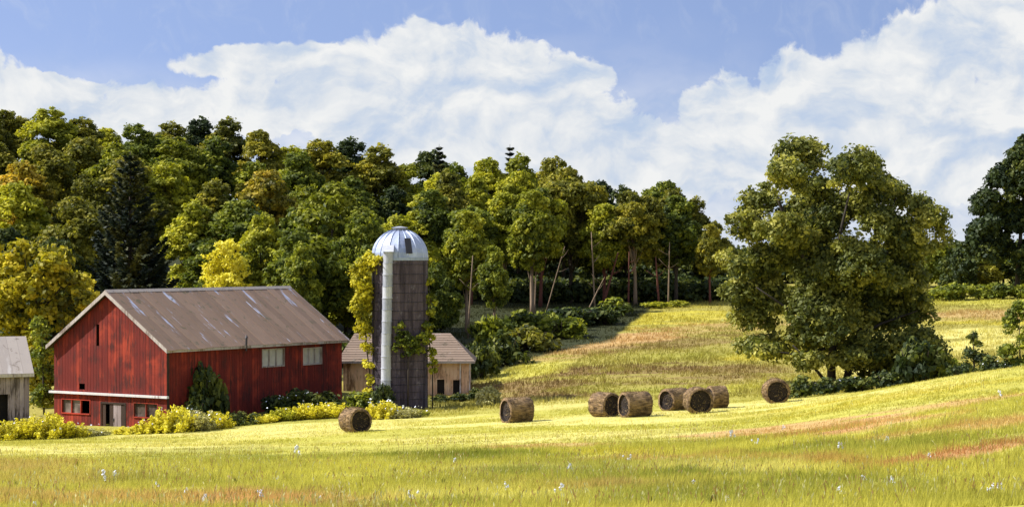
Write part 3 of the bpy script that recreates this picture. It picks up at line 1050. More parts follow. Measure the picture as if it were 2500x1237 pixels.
# ------------------------------------------------------------------ silo
def build_silo():
    cx, cy = -9.75, 178.0
    r = 2.42
    z0, z1 = 0.6, 13.55
    t = empty('silo', (cx, cy, 0), 0, 'tall dark stave silo with a silver dome between barn and tan shed', 'silo')
    k = 44
    a = math.pi / k
    st = MB()
    rr = r
    ri = r - 0.12
    g = 0.006
    st.prism([(rr * math.cos(-a) , rr * math.sin(-a) + g), (rr, 0), (rr * math.cos(a), rr * math.sin(a) - g), (ri * math.cos(a), ri * math.sin(a) - g), (ri * math.cos(-a), ri * math.sin(-a) + g)], 2, z0, z1)
    sm = st.mesh('stave')
    for i in range(k):
        ang = 2 * math.pi * i / k
        off = rnd.uniform(-0.015, 0.015)
        link('stave', sm, STAVE, t, (math.cos(ang) * off, math.sin(ang) * off, 0), ang)
    inner = MB().tube([(0, 0, z0), (0, 0, z1 - .05)], [ri - 0.03, ri - 0.03], 32)
    link('liner', inner.mesh('liner', False), DARK_IN, t)
    hoop = MB()
    pts = []
    n = 48
    for i in range(n):
        a0, a1 = 2 * math.pi * i / n, 2 * math.pi * (i + 1) / n
        for (ra) in (r + 0.018,):
            p = [(math.cos(a0), math.sin(a0)), (math.cos(a1), math.sin(a1))]
            b = len(hoop.v)
            hoop.v += [(p[0][0] * ra, p[0][1] * ra, -0.02), (p[1][0] * ra, p[1][1] * ra, -0.02), (p[1][0] * (ra + .03), p[1][1] * (ra + .03), 0), (p[0][0] * (ra + .03), p[0][1] * (ra + .03), 0), (p[0][0] * ra, p[0][1] * ra, 0.02), (p[1][0] * ra, p[1][1] * ra, 0.02)]
            hoop.f += [(b, b + 1, b + 2, b + 3), (b + 3, b + 2, b + 5, b + 4)]
    hm = hoop.mesh('hoop')
    z = 1.5
    while z < z1 - 0.2:
        link('hoop', hm, STEEL_DARK, t, (0, 0, z))
        z += 0.62 + (z - 1.5) * 0.02
    # dome of gores
    dome = link('dome', MB().tube([(0, 0, z1 - 0.15), (0, 0, z1 + 0.12)], [r + 0.05, r + 0.05], 48).mesh('dome_ring'), GALV, t)
    ng = 18
    H = 2.45
    gore = MB()
    rows = 9
    R0 = r + 0.02
    half = math.pi / ng
    for j in range(rows + 1):
        ph = (math.pi / 2) * j / rows * 0.94
        rad = R0 * math.cos(ph)
        zz = z1 + 0.1 + H * math.sin(ph)
        for q in (-1, -0.86, 0.86, 1):
            lift = 0.0 if abs(q) < 1 else 0.055
            an = half * q * 0.995
            gore.v.append(((rad + lift) * math.cos(an), (rad + lift) * math.sin(an), zz + lift * math.sin(ph)))
    for j in range(rows):
        for q in range(3):
            b = j * 4 + q
            gore.f.append((b, b + 1, b + 5, b + 4))
    gm = gore.mesh('gore')
    for i in range(ng):
        link('dome_panel', gm, GALV, dome, (0, 0, 0), 2 * math.pi * i / ng)
    cap = MB().tube([(0, 0, z1 + 2.45), (0, 0, z1 + 2.62), (0, 0, z1 + 2.68), (0, 0, z1 + 2.8)], [0.55, 0.52, 0.75, 0.15], 16)
    link('cap', cap.mesh('dome_cap'), GALV_PALE, dome)
    # dark hatch in the dome
    hatch = link('hatch', MB().box(-0.28, 0.28, -0.03, 0.03, -0.75, 0.65).mesh('hatch'), STEEL_DARK, dome)
    hatch.location = (0.85, -2.1, z1 + 1.15)
    hatch.rotation_euler = (R(-22), 0, R(22))
    # chute: stacked half-round covers up the front, left of the middle
    cxo = -0.88
    chute = empty('chute', (cxo, -2.45, 0))
    chute.parent = t
    sec = MB()
    m = 10
    hgt = 1.0
    rc = 0.42
    prof = [(math.cos(math.pi + math.pi * i / m) * rc, math.sin(math.pi + math.pi * i / m) * rc) for i in range(m + 1)]
    for (za, zb, ex) in ((0.0, 0.06, 0.035), (0.06, hgt - 0.02, 0.0), (hgt - 0.02, hgt, 0.0)):
        b = len(sec.v)
        for zq in (za, zb):
            for (p, q) in prof:
                s = 1 + ex / rc
                sec.v.append((p * s, q * s, zq))
            sec.v.append((rc * (1 + ex / rc), 0.35, zq))
            sec.v.append((-rc * (1 + ex / rc), 0.35, zq))
        kk = m + 3
        sec.f.append(tuple(b + i for i in range(kk))[::-1])
        sec.f.append(tuple(b + kk + i for i in range(kk)))
        for i in range(kk):
            j = (i + 1) % kk
            sec.f.append((b + i, b + j, b + kk + j, b + kk + i))
    sm = sec.mesh('chute_section')
    for i in range(12):
        zz = 2.15 + i * hgt
        o = link('chute_section', sm, GALV_PALE, chute, (rnd.uniform(-.015, .015) + 0.03 * (i - 11) * 0.6, rnd.uniform(-.01, .01), zz), R(rnd.uniform(-2, 2)), (1, 1, 0.995))
    hood = MB()
    hood.prism([(-0.5, 14.15), (0.35, 14.15), (0.9, 14.75), (0.3, 14.72)], 0, -0.5, 0.5)
    link('hood', hood.mesh('chute_hood'), GALV_PALE, chute)
    # ladder rungs beside the chute
    ld = MB()
    for s in (0.68, 1.02):
        ld.tube([(s, 0.28, 1.2), (s, 0.28, 13.4)], [0.025, 0.025], 5)
    for i in range(40):
        ld.tube([(0.68, 0.28, 1.3 + i * .3), (1.02, 0.28, 1.3 + i * .3)], [0.018, 0.018], 4)
    link('ladder', ld.mesh('ladder'), STEEL_DARK, chute)


build_silo()


# ------------------------------------------------------------------ tan shed behind the silo
def build_tan_shed():
    D = 193.0
    xa, xb = (838 - 1250) * D / 5000, (1146 - 1250) * D / 5000
    t = empty('tan_shed', (xa, D, 0), 0, 'low tan board shed with a brown hipped roof behind the silo', 'shed')
    L = xb - xa
    z0, ze, zr = 0.2, 3.85, 6.35
    dw = [(L - 3.05, L - 2.35, 0.75, 2.15), (L - 1.55, L - 0.9, 0.7, 2.1)]
    w = link('front_wall', wall_mesh('x', L, z0, lambda x: ze, dw, 0.0, 0.12, -1), TAN, t)
    boards(w, TAN, 'x', L, z0, lambda x: ze - 0.01, [(a - .18, b + .18, c, d) for a, b, c, d in dw], 0.0, w=0.37)
    for (a, b, c, d) in dw:
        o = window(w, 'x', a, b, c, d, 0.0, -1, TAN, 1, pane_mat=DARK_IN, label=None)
    W = 7.0
    link('side_wall', MB().box(L - 0.12, L, 0.13, W, z0, ze).mesh('sw'), TAN, t)
    link('back_wall', MB().box(0, L - .13, W - 0.12, W, z0, ze).mesh('bw'), TAN, t)
    link('end_wall', MB().box(0, 0.12, 0.13, W - .13, z0, ze).mesh('ew'), TAN, t)
    e = 0.55
    rf = MB()
    V = [(-e, -e, ze), (L + e, -e, ze), (L + e, W + e, ze), (-e, W + e, ze), (0.8, W / 2, zr), (L - 1.9, W / 2, zr)]
    lo = [(v[0], v[1], v[2] - 0.12) for v in V[:4]]
    rf.v = V + lo
    rf.f = [(0, 1, 5, 4), (1, 2, 5), (2, 3, 4, 5), (3, 0, 4), (9, 8, 7, 6), (0, 6, 7, 1), (1, 7, 8, 2), (2, 8, 9, 3), (3, 9, 6, 0)]
    roof = link('roof', rf.mesh('hip_roof'), ROOF_DULL, t)
    # courses of shingle on the front slope
    slope = Vector((0, W / 2 + e, zr - ze)).normalized()
    slen = math.hypot(W / 2 + e, zr - ze)
    nc = 12
    for i in range(nc):
        f0, f1 = i / nc, (i + 1.12) / nc
        f1 = min(f1, 1.0)
        xl0, xl1 = -e + f0 * (0.8 + e), L + e - f0 * (1.9 + e)
        xr0, xr1 = -e + f1 * (0.8 + e), L + e - f1 * (1.9 + e)
        nrm = Vector((0, -(zr - ze), W / 2 + e)).normalized()
        p = []
        for (f, a0, a1, lift) in ((f0, xl0, xl1, 0.055), (f1, xr0, xr1, 0.012)):
            c = Vector((0, -e, ze)) + Vector((0, W / 2 + e, zr - ze)) * f + nrm * lift
            p.append((a0, c.y, c.z))
            p.append((a1, c.y, c.z))
        m = MB()
        m.v = p + [(q[0], q[1] - nrm.y * .04, q[2] - nrm.z * .04) for q in p]
        m.f = [(0, 1, 3, 2), (4, 6, 7, 5), (0, 4, 5, 1), (1, 5, 7, 3), (2, 3, 7, 6), (0, 2, 6, 4)]
        link('shingle_course', m.mesh('course'), ROOF_DULL, roof)
    link('fascia', MB().box(-e, L + e, -e - 0.05, -e - 0.004, ze - 0.16, ze + 0.03).mesh('fa'), PALEWOOD, t)
    for i in range(2):
        block('corner_board', WHITEWOOD, t, L - 0.02 - i * 0.9, L + 0.10 - i * 0.9, -0.085, -0.05, z0, ze - 0.2)


build_tan_shed()


def build_grey_shed():
    D = 161.0
    # front right corner at px 70
    X = (70 - 1250) * D / 5000
    rot = R(24)          # its back falls away to the left
    t = empty('grey_shed', (X, D, 0), rot, 'weathered grey shed with a pale roof, cut by the picture edge left of the barn', 'shed')
    L, W = 9.0, 6.0
    z0, ze, zr = -1.4, 4.75, 7.2
    # local x runs left along the front as negative
    op = [(L - 3.1, L - 1.6, 0.6, 3.0)]
    w = link('front_wall', wall_mesh('x', L, z0, lambda x: ze, op, 0.0, 0.12, -1), GREYWOOD, t, (-L, 0, 0))
    boards(w, GREYWOOD, 'x', L, z0, lambda x: ze - .01, [(L - 3.1, L - 1.5, 0.6, 3.0)], 0.0, w=0.36)
    link('opening', MB().box(L - 3.3, L - 1.3, 0.5, 0.56, 0.2, 3.3).mesh('shade_panel'), DARK_IN, w)  # near-black sheet standing in for the shade inside the shed
    gt = lambda y: ze + (zr - ze) * (1 - abs(y - W / 2) / (W / 2)) - 0.04
    g = link('gable_wall', wall_mesh('y', W, z0, gt, [], 0.0, 0.12, 1, W / 2), GREYWOOD, t)
    boards(g, GREYWOOD, 'y', W, z0, gt, [], 0.0, w=0.4, sgn=1)
    link('back_wall', MB().box(-L, -.13, W - .12, W, z0, ze).mesh('bw'), GREYWOOD, t)
    pitch = math.atan2(zr - ze, W / 2)
    e = 0.4
    ez = e * math.tan(pitch)
    rf = MB()
    rf.prism([(-e, ze - ez), (W / 2, zr), (W + e, ze - ez), (W + e, ze - ez + .15), (W / 2, zr + .15), (-e, ze - ez + .15)], 0, -L - .3, 0.35)
    roof = link('roof', rf.mesh('deck'), GREYWOOD, t)
    sl = (W / 2 + e) / math.cos(pitch)
    n = 12
    w_ = (L + 0.65) / n
    pm = MB().box(-w_ / 2 + .005, w_ / 2 - .005, 0, sl, 0, .03).mesh('sheet')
    for side in (0, 1):
        for i in range(n):
            o = link('roof_sheet', pm, ROOF_GREY, roof, (-L - .3 + (i + .5) * w_, W / 2, zr + .165 + rnd.uniform(0, .015)))
            mt = Matrix.Rotation(-pitch, 3, 'X')
            if side == 0:
                mt = Matrix.Rotation(math.pi, 3, 'Z') @ mt
            o.rotation_euler = mt.to_euler()
    link('fascia', MB().box(-L - .3, .35, -e - .05, -e - .004, ze - ez - .08, ze - ez + .17).mesh('fa'), PALEWOOD, t)


build_grey_shed()

# ------------------------------------------------------------------ hay bales
def bale_meshes(seed):
    rng = np.random.default_rng(seed)
    Lh, r = 0.5, 0.5           # unit: length 1, diameter 1
    ns, nl = 40, 9
    V, F = [], []
    xs = [-Lh, -Lh * 0.985, -Lh * 0.93] + list(np.linspace(-Lh * 0.8, Lh * 0.8, nl - 4)) + [Lh * 0.93, Lh * 0.985, Lh]
    rs = [0.80, 0.965, 0.995] + [1.0] * (nl - 4) + [0.995, 0.965, 0.80]
    lump = rng.normal(size=(4,))
    for i, (x, k) in enumerate(zip(xs, rs)):
        for j in range(ns):
            a = 2 * math.pi * j / ns
            q = 1 + 0.022 * math.sin(3 * a + lump[0] + x * 3) + 0.010 * math.sin(7 * a + lump[1] * 3 + x * 7) + rng.normal() * 0.018
            sag = 0.035 if math.sin(a) < -0.4 else 0.0
            V.append((x * (1 + 0.02 * math.sin(2 * a + lump[2])), math.cos(a) * r * k * q * (1 + sag), max(math.sin(a) * r * k * q, -0.472)))
    n = len(xs)
    for i in range(n - 1):
        for j in range(ns):
            k = (j + 1) % ns
            F.append((i * ns + j, i * ns + k, (i + 1) * ns + k, (i + 1) * ns + j))
    body = bpy.data.meshes.new('bale_side')
    body.from_pydata(V, [], F)
    body.polygons.foreach_set('use_smooth', [True] * len(body.polygons))
    # spiral wound end, dished in a little
    E, EF = [], []
    rr = [0.80, 0.78] + list(np.linspace(0.72, 0.05, 10))
    for i, k in enumerate(rr):
        for j in range(ns):
            a = 2 * math.pi * j / ns
            dish = 0.085 * (i > 0) + 0.012 * math.cos(i * 2.2 + a) + rng.normal() * 0.004
            if i == 0:
                dish = 0
            E.append((Lh - dish, math.cos(a) * r * k, max(math.sin(a) * r * k, -0.47)))
    for i in range(len(rr) - 1):
        for j in range(ns):
            k = (j + 1) % ns
            EF.append((i * ns + j, i * ns + k, (i + 1) * ns + k, (i + 1) * ns + j))
    EF.append(tuple((len(rr) - 1) * ns + j for j in range(ns)))
    end = bpy.data.meshes.new('bale_end')
    end.from_pydata(E, [], EF)
    # loose straws all over
    k = 1600
    a = rng.uniform(0, 2 * math.pi, k)
    x = rng.uniform(-0.5, 0.5, k)
    c = np.stack([x, np.cos(a) * 0.5, np.maximum(np.sin(a) * 0.5, -0.46)], 1)
    nn = np.stack([np.zeros(k), np.cos(a), np.sin(a)], 1)
    m = 90
    a2 = rng.uniform(0, 2 * math.pi, m)
    q = np.sqrt(rng.uniform(0, 1, m)) * 0.42
    sx = np.sign(rng.uniform(-1, 1, m))
    c2 = np.stack([sx * 0.43, np.cos(a2) * q, np.maximum(np.sin(a2) * q, -.46)], 1)
    n2 = np.stack([sx, np.zeros(m), np.zeros(m)], 1)
    c = np.concatenate([c, c2])
    nn = np.concatenate([nn, n2])
    v = leaves(rng, c, nn, 0.17, 0.012, 1.2)
    straw = poly_mesh('bale_straw', v, 4)
    return body, end, straw


BM = [bale_meshes(s) for s in (1, 2, 3)]
BALES = [
    (867, 1056, 150.0, -57, 1.75, 1.85, 'round hay bale nearest the silo, alone at the left end of the bales'),
    (1262, 1031, 150.0, 208, 1.95, 1.92, 'lone round hay bale out in the bright field right of the tan shed'),
    (1476, 1011, 151.5, -50, 1.7, 1.85, 'left bale of the touching pair in the middle of the field'),
    (1551, 1014, 149.0, 205, 1.95, 1.9, 'right bale of the touching pair, its side turned to the viewer'),
    (1648, 996, 155.5, 222, 2.0, 1.75, 'left bale of the group of three, showing its ribbed side'),
    (1704, 1008, 150.5, -82, 1.7, 1.95, 'front bale of the group of three with its dark round end showing'),
    (1750, 993, 156.5, 20, 1.3, 1.75, 'partly hidden bale at the back right of the group of three'),
    (1894, 984, 159.0, -88, 1.7, 1.95, 'rightmost hay bale, dark round end showing, next to the shrubs under the big tree'),
]
for i, (px, py, D, ang, ln, dia, lab) in enumerate(BALES):
    x = (px - 1250) * D / 5000
    t = empty('hay_bale', (x, D, gz(x, D) + dia * 0.47 - 0.02), R(ang), lab, 'hay bale', 'round hay bales in the mown field')
    b, e, s = BM[i % 3]
    body = link('bale_side', b, HAY, t, None, None, (ln, dia, dia))
    e1 = link('bale_end', e, HAY_END_SHADED, t, None, None, (ln, dia, dia))
    e2 = link('bale_end', e, HAY_END_SHADED, t, None, math.pi, (ln, dia, dia))
    st = link('loose_straw', s, STRAW, t, None, None, (ln, dia, dia))
    st['kind'] = 'stuff'

# ------------------------------------------------------------------ trees
def bezier(p0, p1, p2, n=6):
    return [p0 * (1 - t) ** 2 + p1 * 2 * t * (1 - t) + p2 * t * t for t in [i / (n - 1) for i in range(n)]]


def make_tree_meshes(seed, H=16.0, rx=4.6, low=0.16, shape='round'):
    rng = np.random.default_rng(seed)
    blobs = []
    cz = H * (low + 1) / 2
    rz = H * (1 - low) / 2
    nb = 24
    for i in range(nb):
        d = unit(rng.normal(size=3))
        f = rng.uniform(0.45, 0.8)
        zrel = d[2] * f
        taper = 1.0
        if shape == 'oval':
            taper = 0.8 - 0.25 * zrel
        if shape == 'flat':
            taper = 1.0 + 0.1 * zrel
        c = (d[0] * f * rx * taper, d[1] * f * rx * taper, cz + zrel * rz)
        k = rng.uniform(0.30, 0.46)
        blobs.append((c, (rx * k, rx * k, rx * k * 0.82)))
    blobs.append(((rng.uniform(-.8, .8), rng.uniform(-.8, .8), H - rx * 0.38), (rx * .36, rx * .36, rx * .34)))
    v, c = crown_arrays(rng, blobs, 0.72, 22, 1.05, 0.50, 0.30)
    crown = poly_mesh('crown', v, 4, c)
    tb = MB()
    top = Vector((rng.uniform(-.5, .5), rng.uniform(-.5, .5), H * 0.72))
    pts = bezier(Vector((0, 0, -0.6)), Vector((rng.uniform(-.4, .4), rng.uniform(-.4, .4), H * .35)), top, 7)
    tb.tube(pts, [0.36, 0.29, 0.25, 0.21, 0.17, 0.12, 0.07], 8)
    for (cc, rr) in blobs[::2]:
        b = Vector(cc)
        s = pts[2 + int(rng.integers(0, 3))]
        tb.tube(bezier(s, (s + b) / 2 + Vector((0, 0, -0.3)), b, 4), [0.11, 0.08, 0.05, 0.02], 5)
    trunk = tb.mesh('trunk', True)
    return crown, trunk


TREES = [make_tree_meshes(21, 16, 4.6, 0.10), make_tree_meshes(22, 16, 4.0, 0.08, 'oval'), make_tree_meshes(23, 16, 5.0, 0.12, 'flat'), make_tree_meshes(24, 16, 4.3, 0.14, 'oval')]
TALL = [make_tree_meshes(31, 17, 4.2, 0.30), make_tree_meshes(32, 17, 4.0, 0.25, 'oval'), make_tree_meshes(33, 17, 4.5, 0.33)]


def place_tree(meshes, x, y, h, wide, leafkey, label, name='tree', group=None, bark=None, H=16.0, rot=None, cat='tree'):
    z = gz(x, y)
    t = empty(name, (x, y, z), rnd.uniform(0, 6.28) if rot is None else rot, label, cat, group)
    s = h / H
    c = link('crown', meshes[0], LEAF[leafkey], t, None, None, (s * wide, s * wide, s))
    k = link('trunk', meshes[1], bark or BARK, t, None, None, (s * wide, s * wide, s))
    return t


SKY_LINE = [(-400, 250), (0, 268), (120, 265), (200, 292), (270, 312), (400, 300), (540, 290), (640, 312), (700, 352), (780, 342), (900, 348), (990, 405), (1060, 362), (1120, 402),
            (1250, 374), (1330, 392), (1390, 368), (1440, 430), (1480, 475), (1560, 440), (1640, 442), (1720, 505), (1760, 560)]


def skyl(px):
    return float(np.interp(px, [p[0] for p in SKY_LINE], [p[1] for p in SKY_LINE]))


LAND = [(-80, 'at the far left edge'), (60, 'above the grey shed'), (170, 'above the gap left of the barn'), (290, 'above the barn gable peak'),
        (420, 'above the near barn roof'), (540, 'above the middle barn roof'), (660, 'above the far barn roof'), (780, 'above the far end of the barn'),
        (880, 'just left of the silo dome'), (975, 'right above the silo dome'), (1070, 'just right of the silo dome'), (1170, 'above the tan shed corner'),
        (1270, 'above the lone bale'), (1380, 'above the bare gap between bales'), (1480, 'above the left paired bale'), (1580, 'above the right paired bale'),
        (1690, 'above the group of three bales'), (1790, 'just left of the big tree'), (1900, 'behind the left half of the big tree')]
USED = {}


def landmark(px):
    return min(LAND, key=lambda l: abs(l[0] - px))[1]


def unique(label):
    return label


PAL = {
    'sky': ['olive-green', 'mid-green', 'yellow-green', 'olive-green', 'dark green', 'mid-green'],
    'second': ['orange-tinged', 'yellow-green', 'olive-green', 'olive-green', 'orange-tinged', 'yellow-green'],
    'third': ['yellow-green', 'mid-green', 'dark green', 'orange-tinged', 'olive-green', 'mid-green'],
    'front': ['mid-green', 'dark green', 'yellow-green', 'mid-green', 'olive-green'],
}
ROWS = [
    # key, phrase, D, px start, px end, step px, (jitter), height, palette
    ('top', 'on the skyline', 385, -190, 1110, 74, 'sky', None),
    ('upper', 'in the second row down', 335, -200, 1090, 105, 'sky', 15.0),
    ('middle', 'halfway up the hill', 288, -170, 1090, 118, 'second', 15.0),
    ('lower', 'low on the hill', 252, -180, 1080, 128, 'third', 14.5),
    ('foot', 'at the hill foot', 226, -150, 1060, 140, 'front', 13.0),
]
pending = []
rt = random.Random(3)
for (key, phrase, D, a, b, step, pal, hh) in ROWS:
    px = a
    i = 0
    while px < b:
        p = px + rt.uniform(-0.22, 0.22) * step
        d = D + rt.uniform(-9, 9)
        x = (p - 1250) * d / 5000
        if hh is None:
            ztop = 14 + (618.5 - skyl(p)) * d / 5000
            h = ztop - gz(x, d) + rt.uniform(-0.5, 0.5)
        else:
            h = hh * rt.uniform(0.86, 1.12)
        if key in ('foot', 'lower') and 225 < p < 410:
            px += step; i += 1
            continue
        lk = PAL[pal][rt.randrange(len(PAL[pal]))]
        if p > 700 and lk == 'orange-tinged':
            lk = 'yellow-green'
        if key == 'foot' and p < 250:
            lk = 'dark green'
        pending.append((TREES[rt.randrange(4)], x, d, max(h, 9), rt.uniform(1.12, 1.42), lk, phrase, p, BARK, 16.0, 'trees on the wooded hill'))
        px += step
        i += 1
# the right-hand edge of the wood: taller trees, bare trunks showing
for (phrase, D, a, b, step, pal, off) in (('at the back of the wood', 338, 1120, 1760, 82, ['mid-green', 'olive-green', 'dark green', 'yellow-green'], 0),
                                         ('deep in the wood', 312, 1090, 1790, 90, ['yellow-green', 'mid-green', 'olive-green', 'olive-green'], 35),
                                         ('on the wood edge', 293, 1060, 1790, 84, ['yellow-green', 'mid-green', 'olive-green', 'yellow-green'], 85)):
    px = a
    while px < b:
        p = px + rt.uniform(-0.2, 0.2) * step
        d = D + rt.uniform(-4, 4)
        x = (p - 1250) * d / 5000
        target = skyl(min(p, 1755)) + off * rt.uniform(0.7, 1.3) * (1.0 if p < 1450 else 0.35)
        h = 14 + (618.5 - target) * d / 5000 - gz(x, d)
        lk = pal[rt.randrange(len(pal))]
        if p > 1480 and lk == 'yellow-green':
            lk = 'olive-green'
        bk = rt.choice([BARK_PALE, BARK, BARK_RED, BARK_PALE])
        if D < 300:
            pending.append((TALL[rt.randrange(3)], x, d, h, rt.uniform(0.9, 1.1), lk, phrase, p, bk, 17.0, 'trees along the edge of the wood'))
        else:
            pending.append((TREES[rt.randrange(4)], x, d, h, rt.uniform(0.85, 1.05), lk, phrase, p, BARK, 16.0, 'trees along the edge of the wood'))
        px += step
# a few crowns set in front, as the wood steps down to the silo
for (p, top, d, wide, lk, ph) in ((1140, 515, 250, 0.95, 'yellow-green', 'forward of the wood'), (1300, 465, 278, 1.0, 'yellow-green', 'forward of the wood'),
                                  (1205, 600, 240, 0.8, 'mid-green', 'low before the wood'), (1075, 640, 232, 0.8, 'mid-green', 'low before the wood'),
                                  (800, 445, 240, 1.1, 'yellow-green', 'forward at the hill foot'), (640, 520, 235, 0.9, 'yellow-green', 'forward at the hill foot'),
                                  (870, 520, 228, 0.9, 'mid-green', 'forward at the hill foot'), (730, 590, 222, 0.8, 'mid-green', 'small at the hill foot')):
    x = (p - 1250) * d / 5000
    h = 14 + (618.5 - top) * d / 5000 - gz(x, d)
    pending.append((TALL[rt.randrange(3)] if p > 1100 else TREES[rt.randrange(4)], x, d, h, wide, lk, ph, p, BARK_PALE if p > 1100 else BARK, 17.0 if p > 1100 else 16.0, 'trees along the edge of the wood'))

seen = {}
labels = []
for q in pending:
    lab = '%s tree %s, %s' % (q[5], q[6], landmark(q[7]))
    seen.setdefault(lab, []).append(len(labels))
    labels.append(lab)
for lab, ids in seen.items():
    if len(ids) > 1:
        ids = sorted(ids, key=lambda k: pending[k][7])
        words = ['left one', 'right one'] if len(ids) == 2 else ['left one', 'middle one', 'right one', 'last one']
        for k, w in zip(ids, words):
            labels[k] = labels[k] + ', ' + w
for q, lab in zip(pending, labels):
    place_tree(q[0], q[1], q[2], q[3], q[4], q[5], lab, 'tree', q[10], q[8], q[9])

# bare pale and red stems standing in the edge of the wood
POLES = [(1148, 640, 815, 243, BARK_PALE, 0.13), (1308, 600, 770, 280, BARK_PALE, 0.11), (1448, 580, 730, 287, BARK_PALE, 0.14), (1356, 615, 660, 284, BARK_PALE, 0.09),
         (1455, 690, 752, 283, BARK_PALE, 0.11), (1535, 628, 725, 288, BARK_RED, 0.15), (1605, 640, 725, 288, BARK_RED, 0.17), (1633, 605, 700, 287, BARK_PALE, 0.12), (1490, 630, 730, 289, BARK_RED, 0.2)]
PL = ['pale bare stem at the right of the tan shed roof', 'grey bare stem on the wood edge above the lone bale', 'tall pale bare stem, longest on the wood edge', 'short slanting pale stem beside the grey one',
      'leaning pale stem crossing the foot of the tall one', 'reddish bare stem left of its twin on the wood edge', 'reddish bare stem right of its twin, thick', 'thin pale stem near the right end of the wood edge', 'leaning dark red stem beside the tall pale one']
LEAN = [0.6, 0.3, -0.5, 2.6, 2.4, 0.1, -0.5, 0.2, 2.2]
for (px, p0, p1, D, mat, r), lab, ln in zip(POLES, PL, LEAN):
    x = (px - 1250) * D / 5000
    z = gz(x, D)
    h = 14 - (p0 - 618.5) * D / 5000 - z + 0.8
    t = empty('bare_tree', (x, D, z), 0, lab, 'tree trunk', 'bare stems along the wood edge')
    pts = bezier(Vector((-ln / 2, 0, -.3)), Vector((0, 0.1, h * .5)), Vector((ln / 2, 0, h)), 6)
    link('trunk', MB().tube(pts, [r, r * .9, r * .85, r * .75, r * .6, r * .35], 7).mesh('stem', True), mat, t)
    for k in range(3):
        s = pts[3 + (k > 1)]
        e = s + Vector((rnd.choice((-1, 1)) * rnd.uniform(.7, 1.6), rnd.uniform(-.5, .5), rnd.uniform(.6, 1.4)))
        link('branch', MB().tube([s, (s + e) / 2 + Vector((0, 0, -.1)), e], [r * .35, r * .25, r * .1], 5).mesh('twig', True), mat, t)

# dim undergrowth below the trees
def undergrowth():
    rng = np.random.default_rng(77)
    V, C = [], []
    for (n_, d0, d1, u0, u1, hh) in ((420, 296, 318, 1060, 1830, 2.6), (260, 318, 345, 1060, 1850, 4.2), (420, 214, 232, -150, 1120, 2.0), (560, 345, 360, 1090, 2650, 5.0)):
        y = rng.uniform(d0, d1, n_)
        x = (rng.uniform(u0, u1, n_) - 1250) * y / 5000
        z = tz(x, y)
        bl = [((a, b, c + h * .5), (h * .8, h * .6, h * .6)) for a, b, c, h in zip(x, y, z, rng.uniform(.5, 1.1, n_) * hh)]
        v, c = crown_arrays(rng, bl, 1.0, 12, .7, .8, .5)
        V.append(v)
        C.append(c)
    o = link('undergrowth', poly_mesh('undergrowth', np.concatenate(V), 4, np.concatenate(C)), LEAF['dark green'])
    tag(o, 'dark tangled undergrowth between the trunks of the wood', None, None, 'stuff')


undergrowth()

# spruce behind the barn
def build_spruce(px, pytop, D, lab, wide, lowf=0.1, seed=4, levels=24, group=None, name='spruce_tree'):
    rng = np.random.default_rng(seed)
    x = (px - 1250) * D / 5000
    z = gz(x, D)
    H = 14 + (618.5 - pytop) * D / 5000 - z
    t = empty(name, (x, D, z), 0, lab, 'tree', group)
    tb = MB()
    tb.tube([Vector((0, 0, -.5)), Vector((0, 0, H * .5)), Vector((0, 0, H))], [H * .018, H * .011, 0.03], 8)
    V, C = [], []
    for i in range(levels):
        f = lowf + (1 - lowf) * (i / levels) ** 0.92
        zz = H * f
        Lb = wide * (1 - f) ** 0.75 * rng.uniform(0.8, 1.1) + 0.25
        nb = 9 if f < 0.7 else 6
        a0 = rng.uniform(0, 6.28)
        for k in range(nb):
            a = a0 + 6.283 * k / nb + rng.uniform(-.25, .25)
            l = Lb * rng.uniform(0.75, 1.12)
            d = Vector((math.cos(a), math.sin(a), 0))
            p0 = Vector((0, 0, zz))
            p1 = p0 + d * l * .6 + Vector((0, 0, -l * .28))
            p2 = p0 + d * l + Vector((0, 0, l * 0.32))
            pts = bezier(p0, p1, p2, 7)
            tb.tube(pts, [0.06, .05, .045, .04, .03, .02, .01], 4, False)
            M = int(30 * l + 14)
            s = rng.uniform(0.15, 1.0, size=M) ** 0.8
            base = np.array([list(p0 * (1 - q) ** 2 + p1 * 2 * q * (1 - q) + p2 * q * q) for q in s])
            side = np.cross(np.array([d.x, d.y, 0]), np.array([0, 0, 1.0]))
            off = rng.uniform(-1, 1, size=(M, 1)) * (1.05 - s[:, None]) * l * 0.30
            pos = base + side * off + rng.normal(size=(M, 3)) * 0.08 + np.array([0, 0, -1]) * np.abs(off) * .2
            tdir = unit(np.array([d.x, d.y, 0.1]) + side * np.sign(off) * 0.7 + rng.normal(size=(M, 3)) * 0.25)
            nrm = unit(np.cross(tdir, side + rng.normal(size=(M, 3)) * .5))
            w = np.cross(nrm, tdir)
            Ln = rng.uniform(.45, .9, size=(M, 1))
            v = np.stack([pos + tdir * Ln / 2, pos + w * .12, pos - tdir * Ln / 2, pos - w * .12 - np.array([0, 0, .05])], 1).reshape(-1, 3)
            V.append(v)
            C.append(np.repeat(np.concatenate([np.full((M, 1), rng.uniform()), rng.uniform(size=(M, 2))], 1), 4, axis=0))
    link('trunk', tb.mesh('spruce_trunk', True), BARK, t)
    link('crown', poly_mesh('spruce_needles', np.concatenate(V), 4, np.concatenate(C)), LEAF['needle'], t)


build_spruce(318, 370, 219, 'tall dark spruce with upswept branches behind the barn gable', 6.6, 0.08, 4, 26)
build_spruce(1245, 352, 352, 'small pointed conifer tip on the skyline above the lone bale', 2.2, 0.3, 5, 16)
build_spruce(1072, 352, 372, 'pointed conifer tip on the skyline right of the silo dome', 3.0, 0.3, 6, 16)


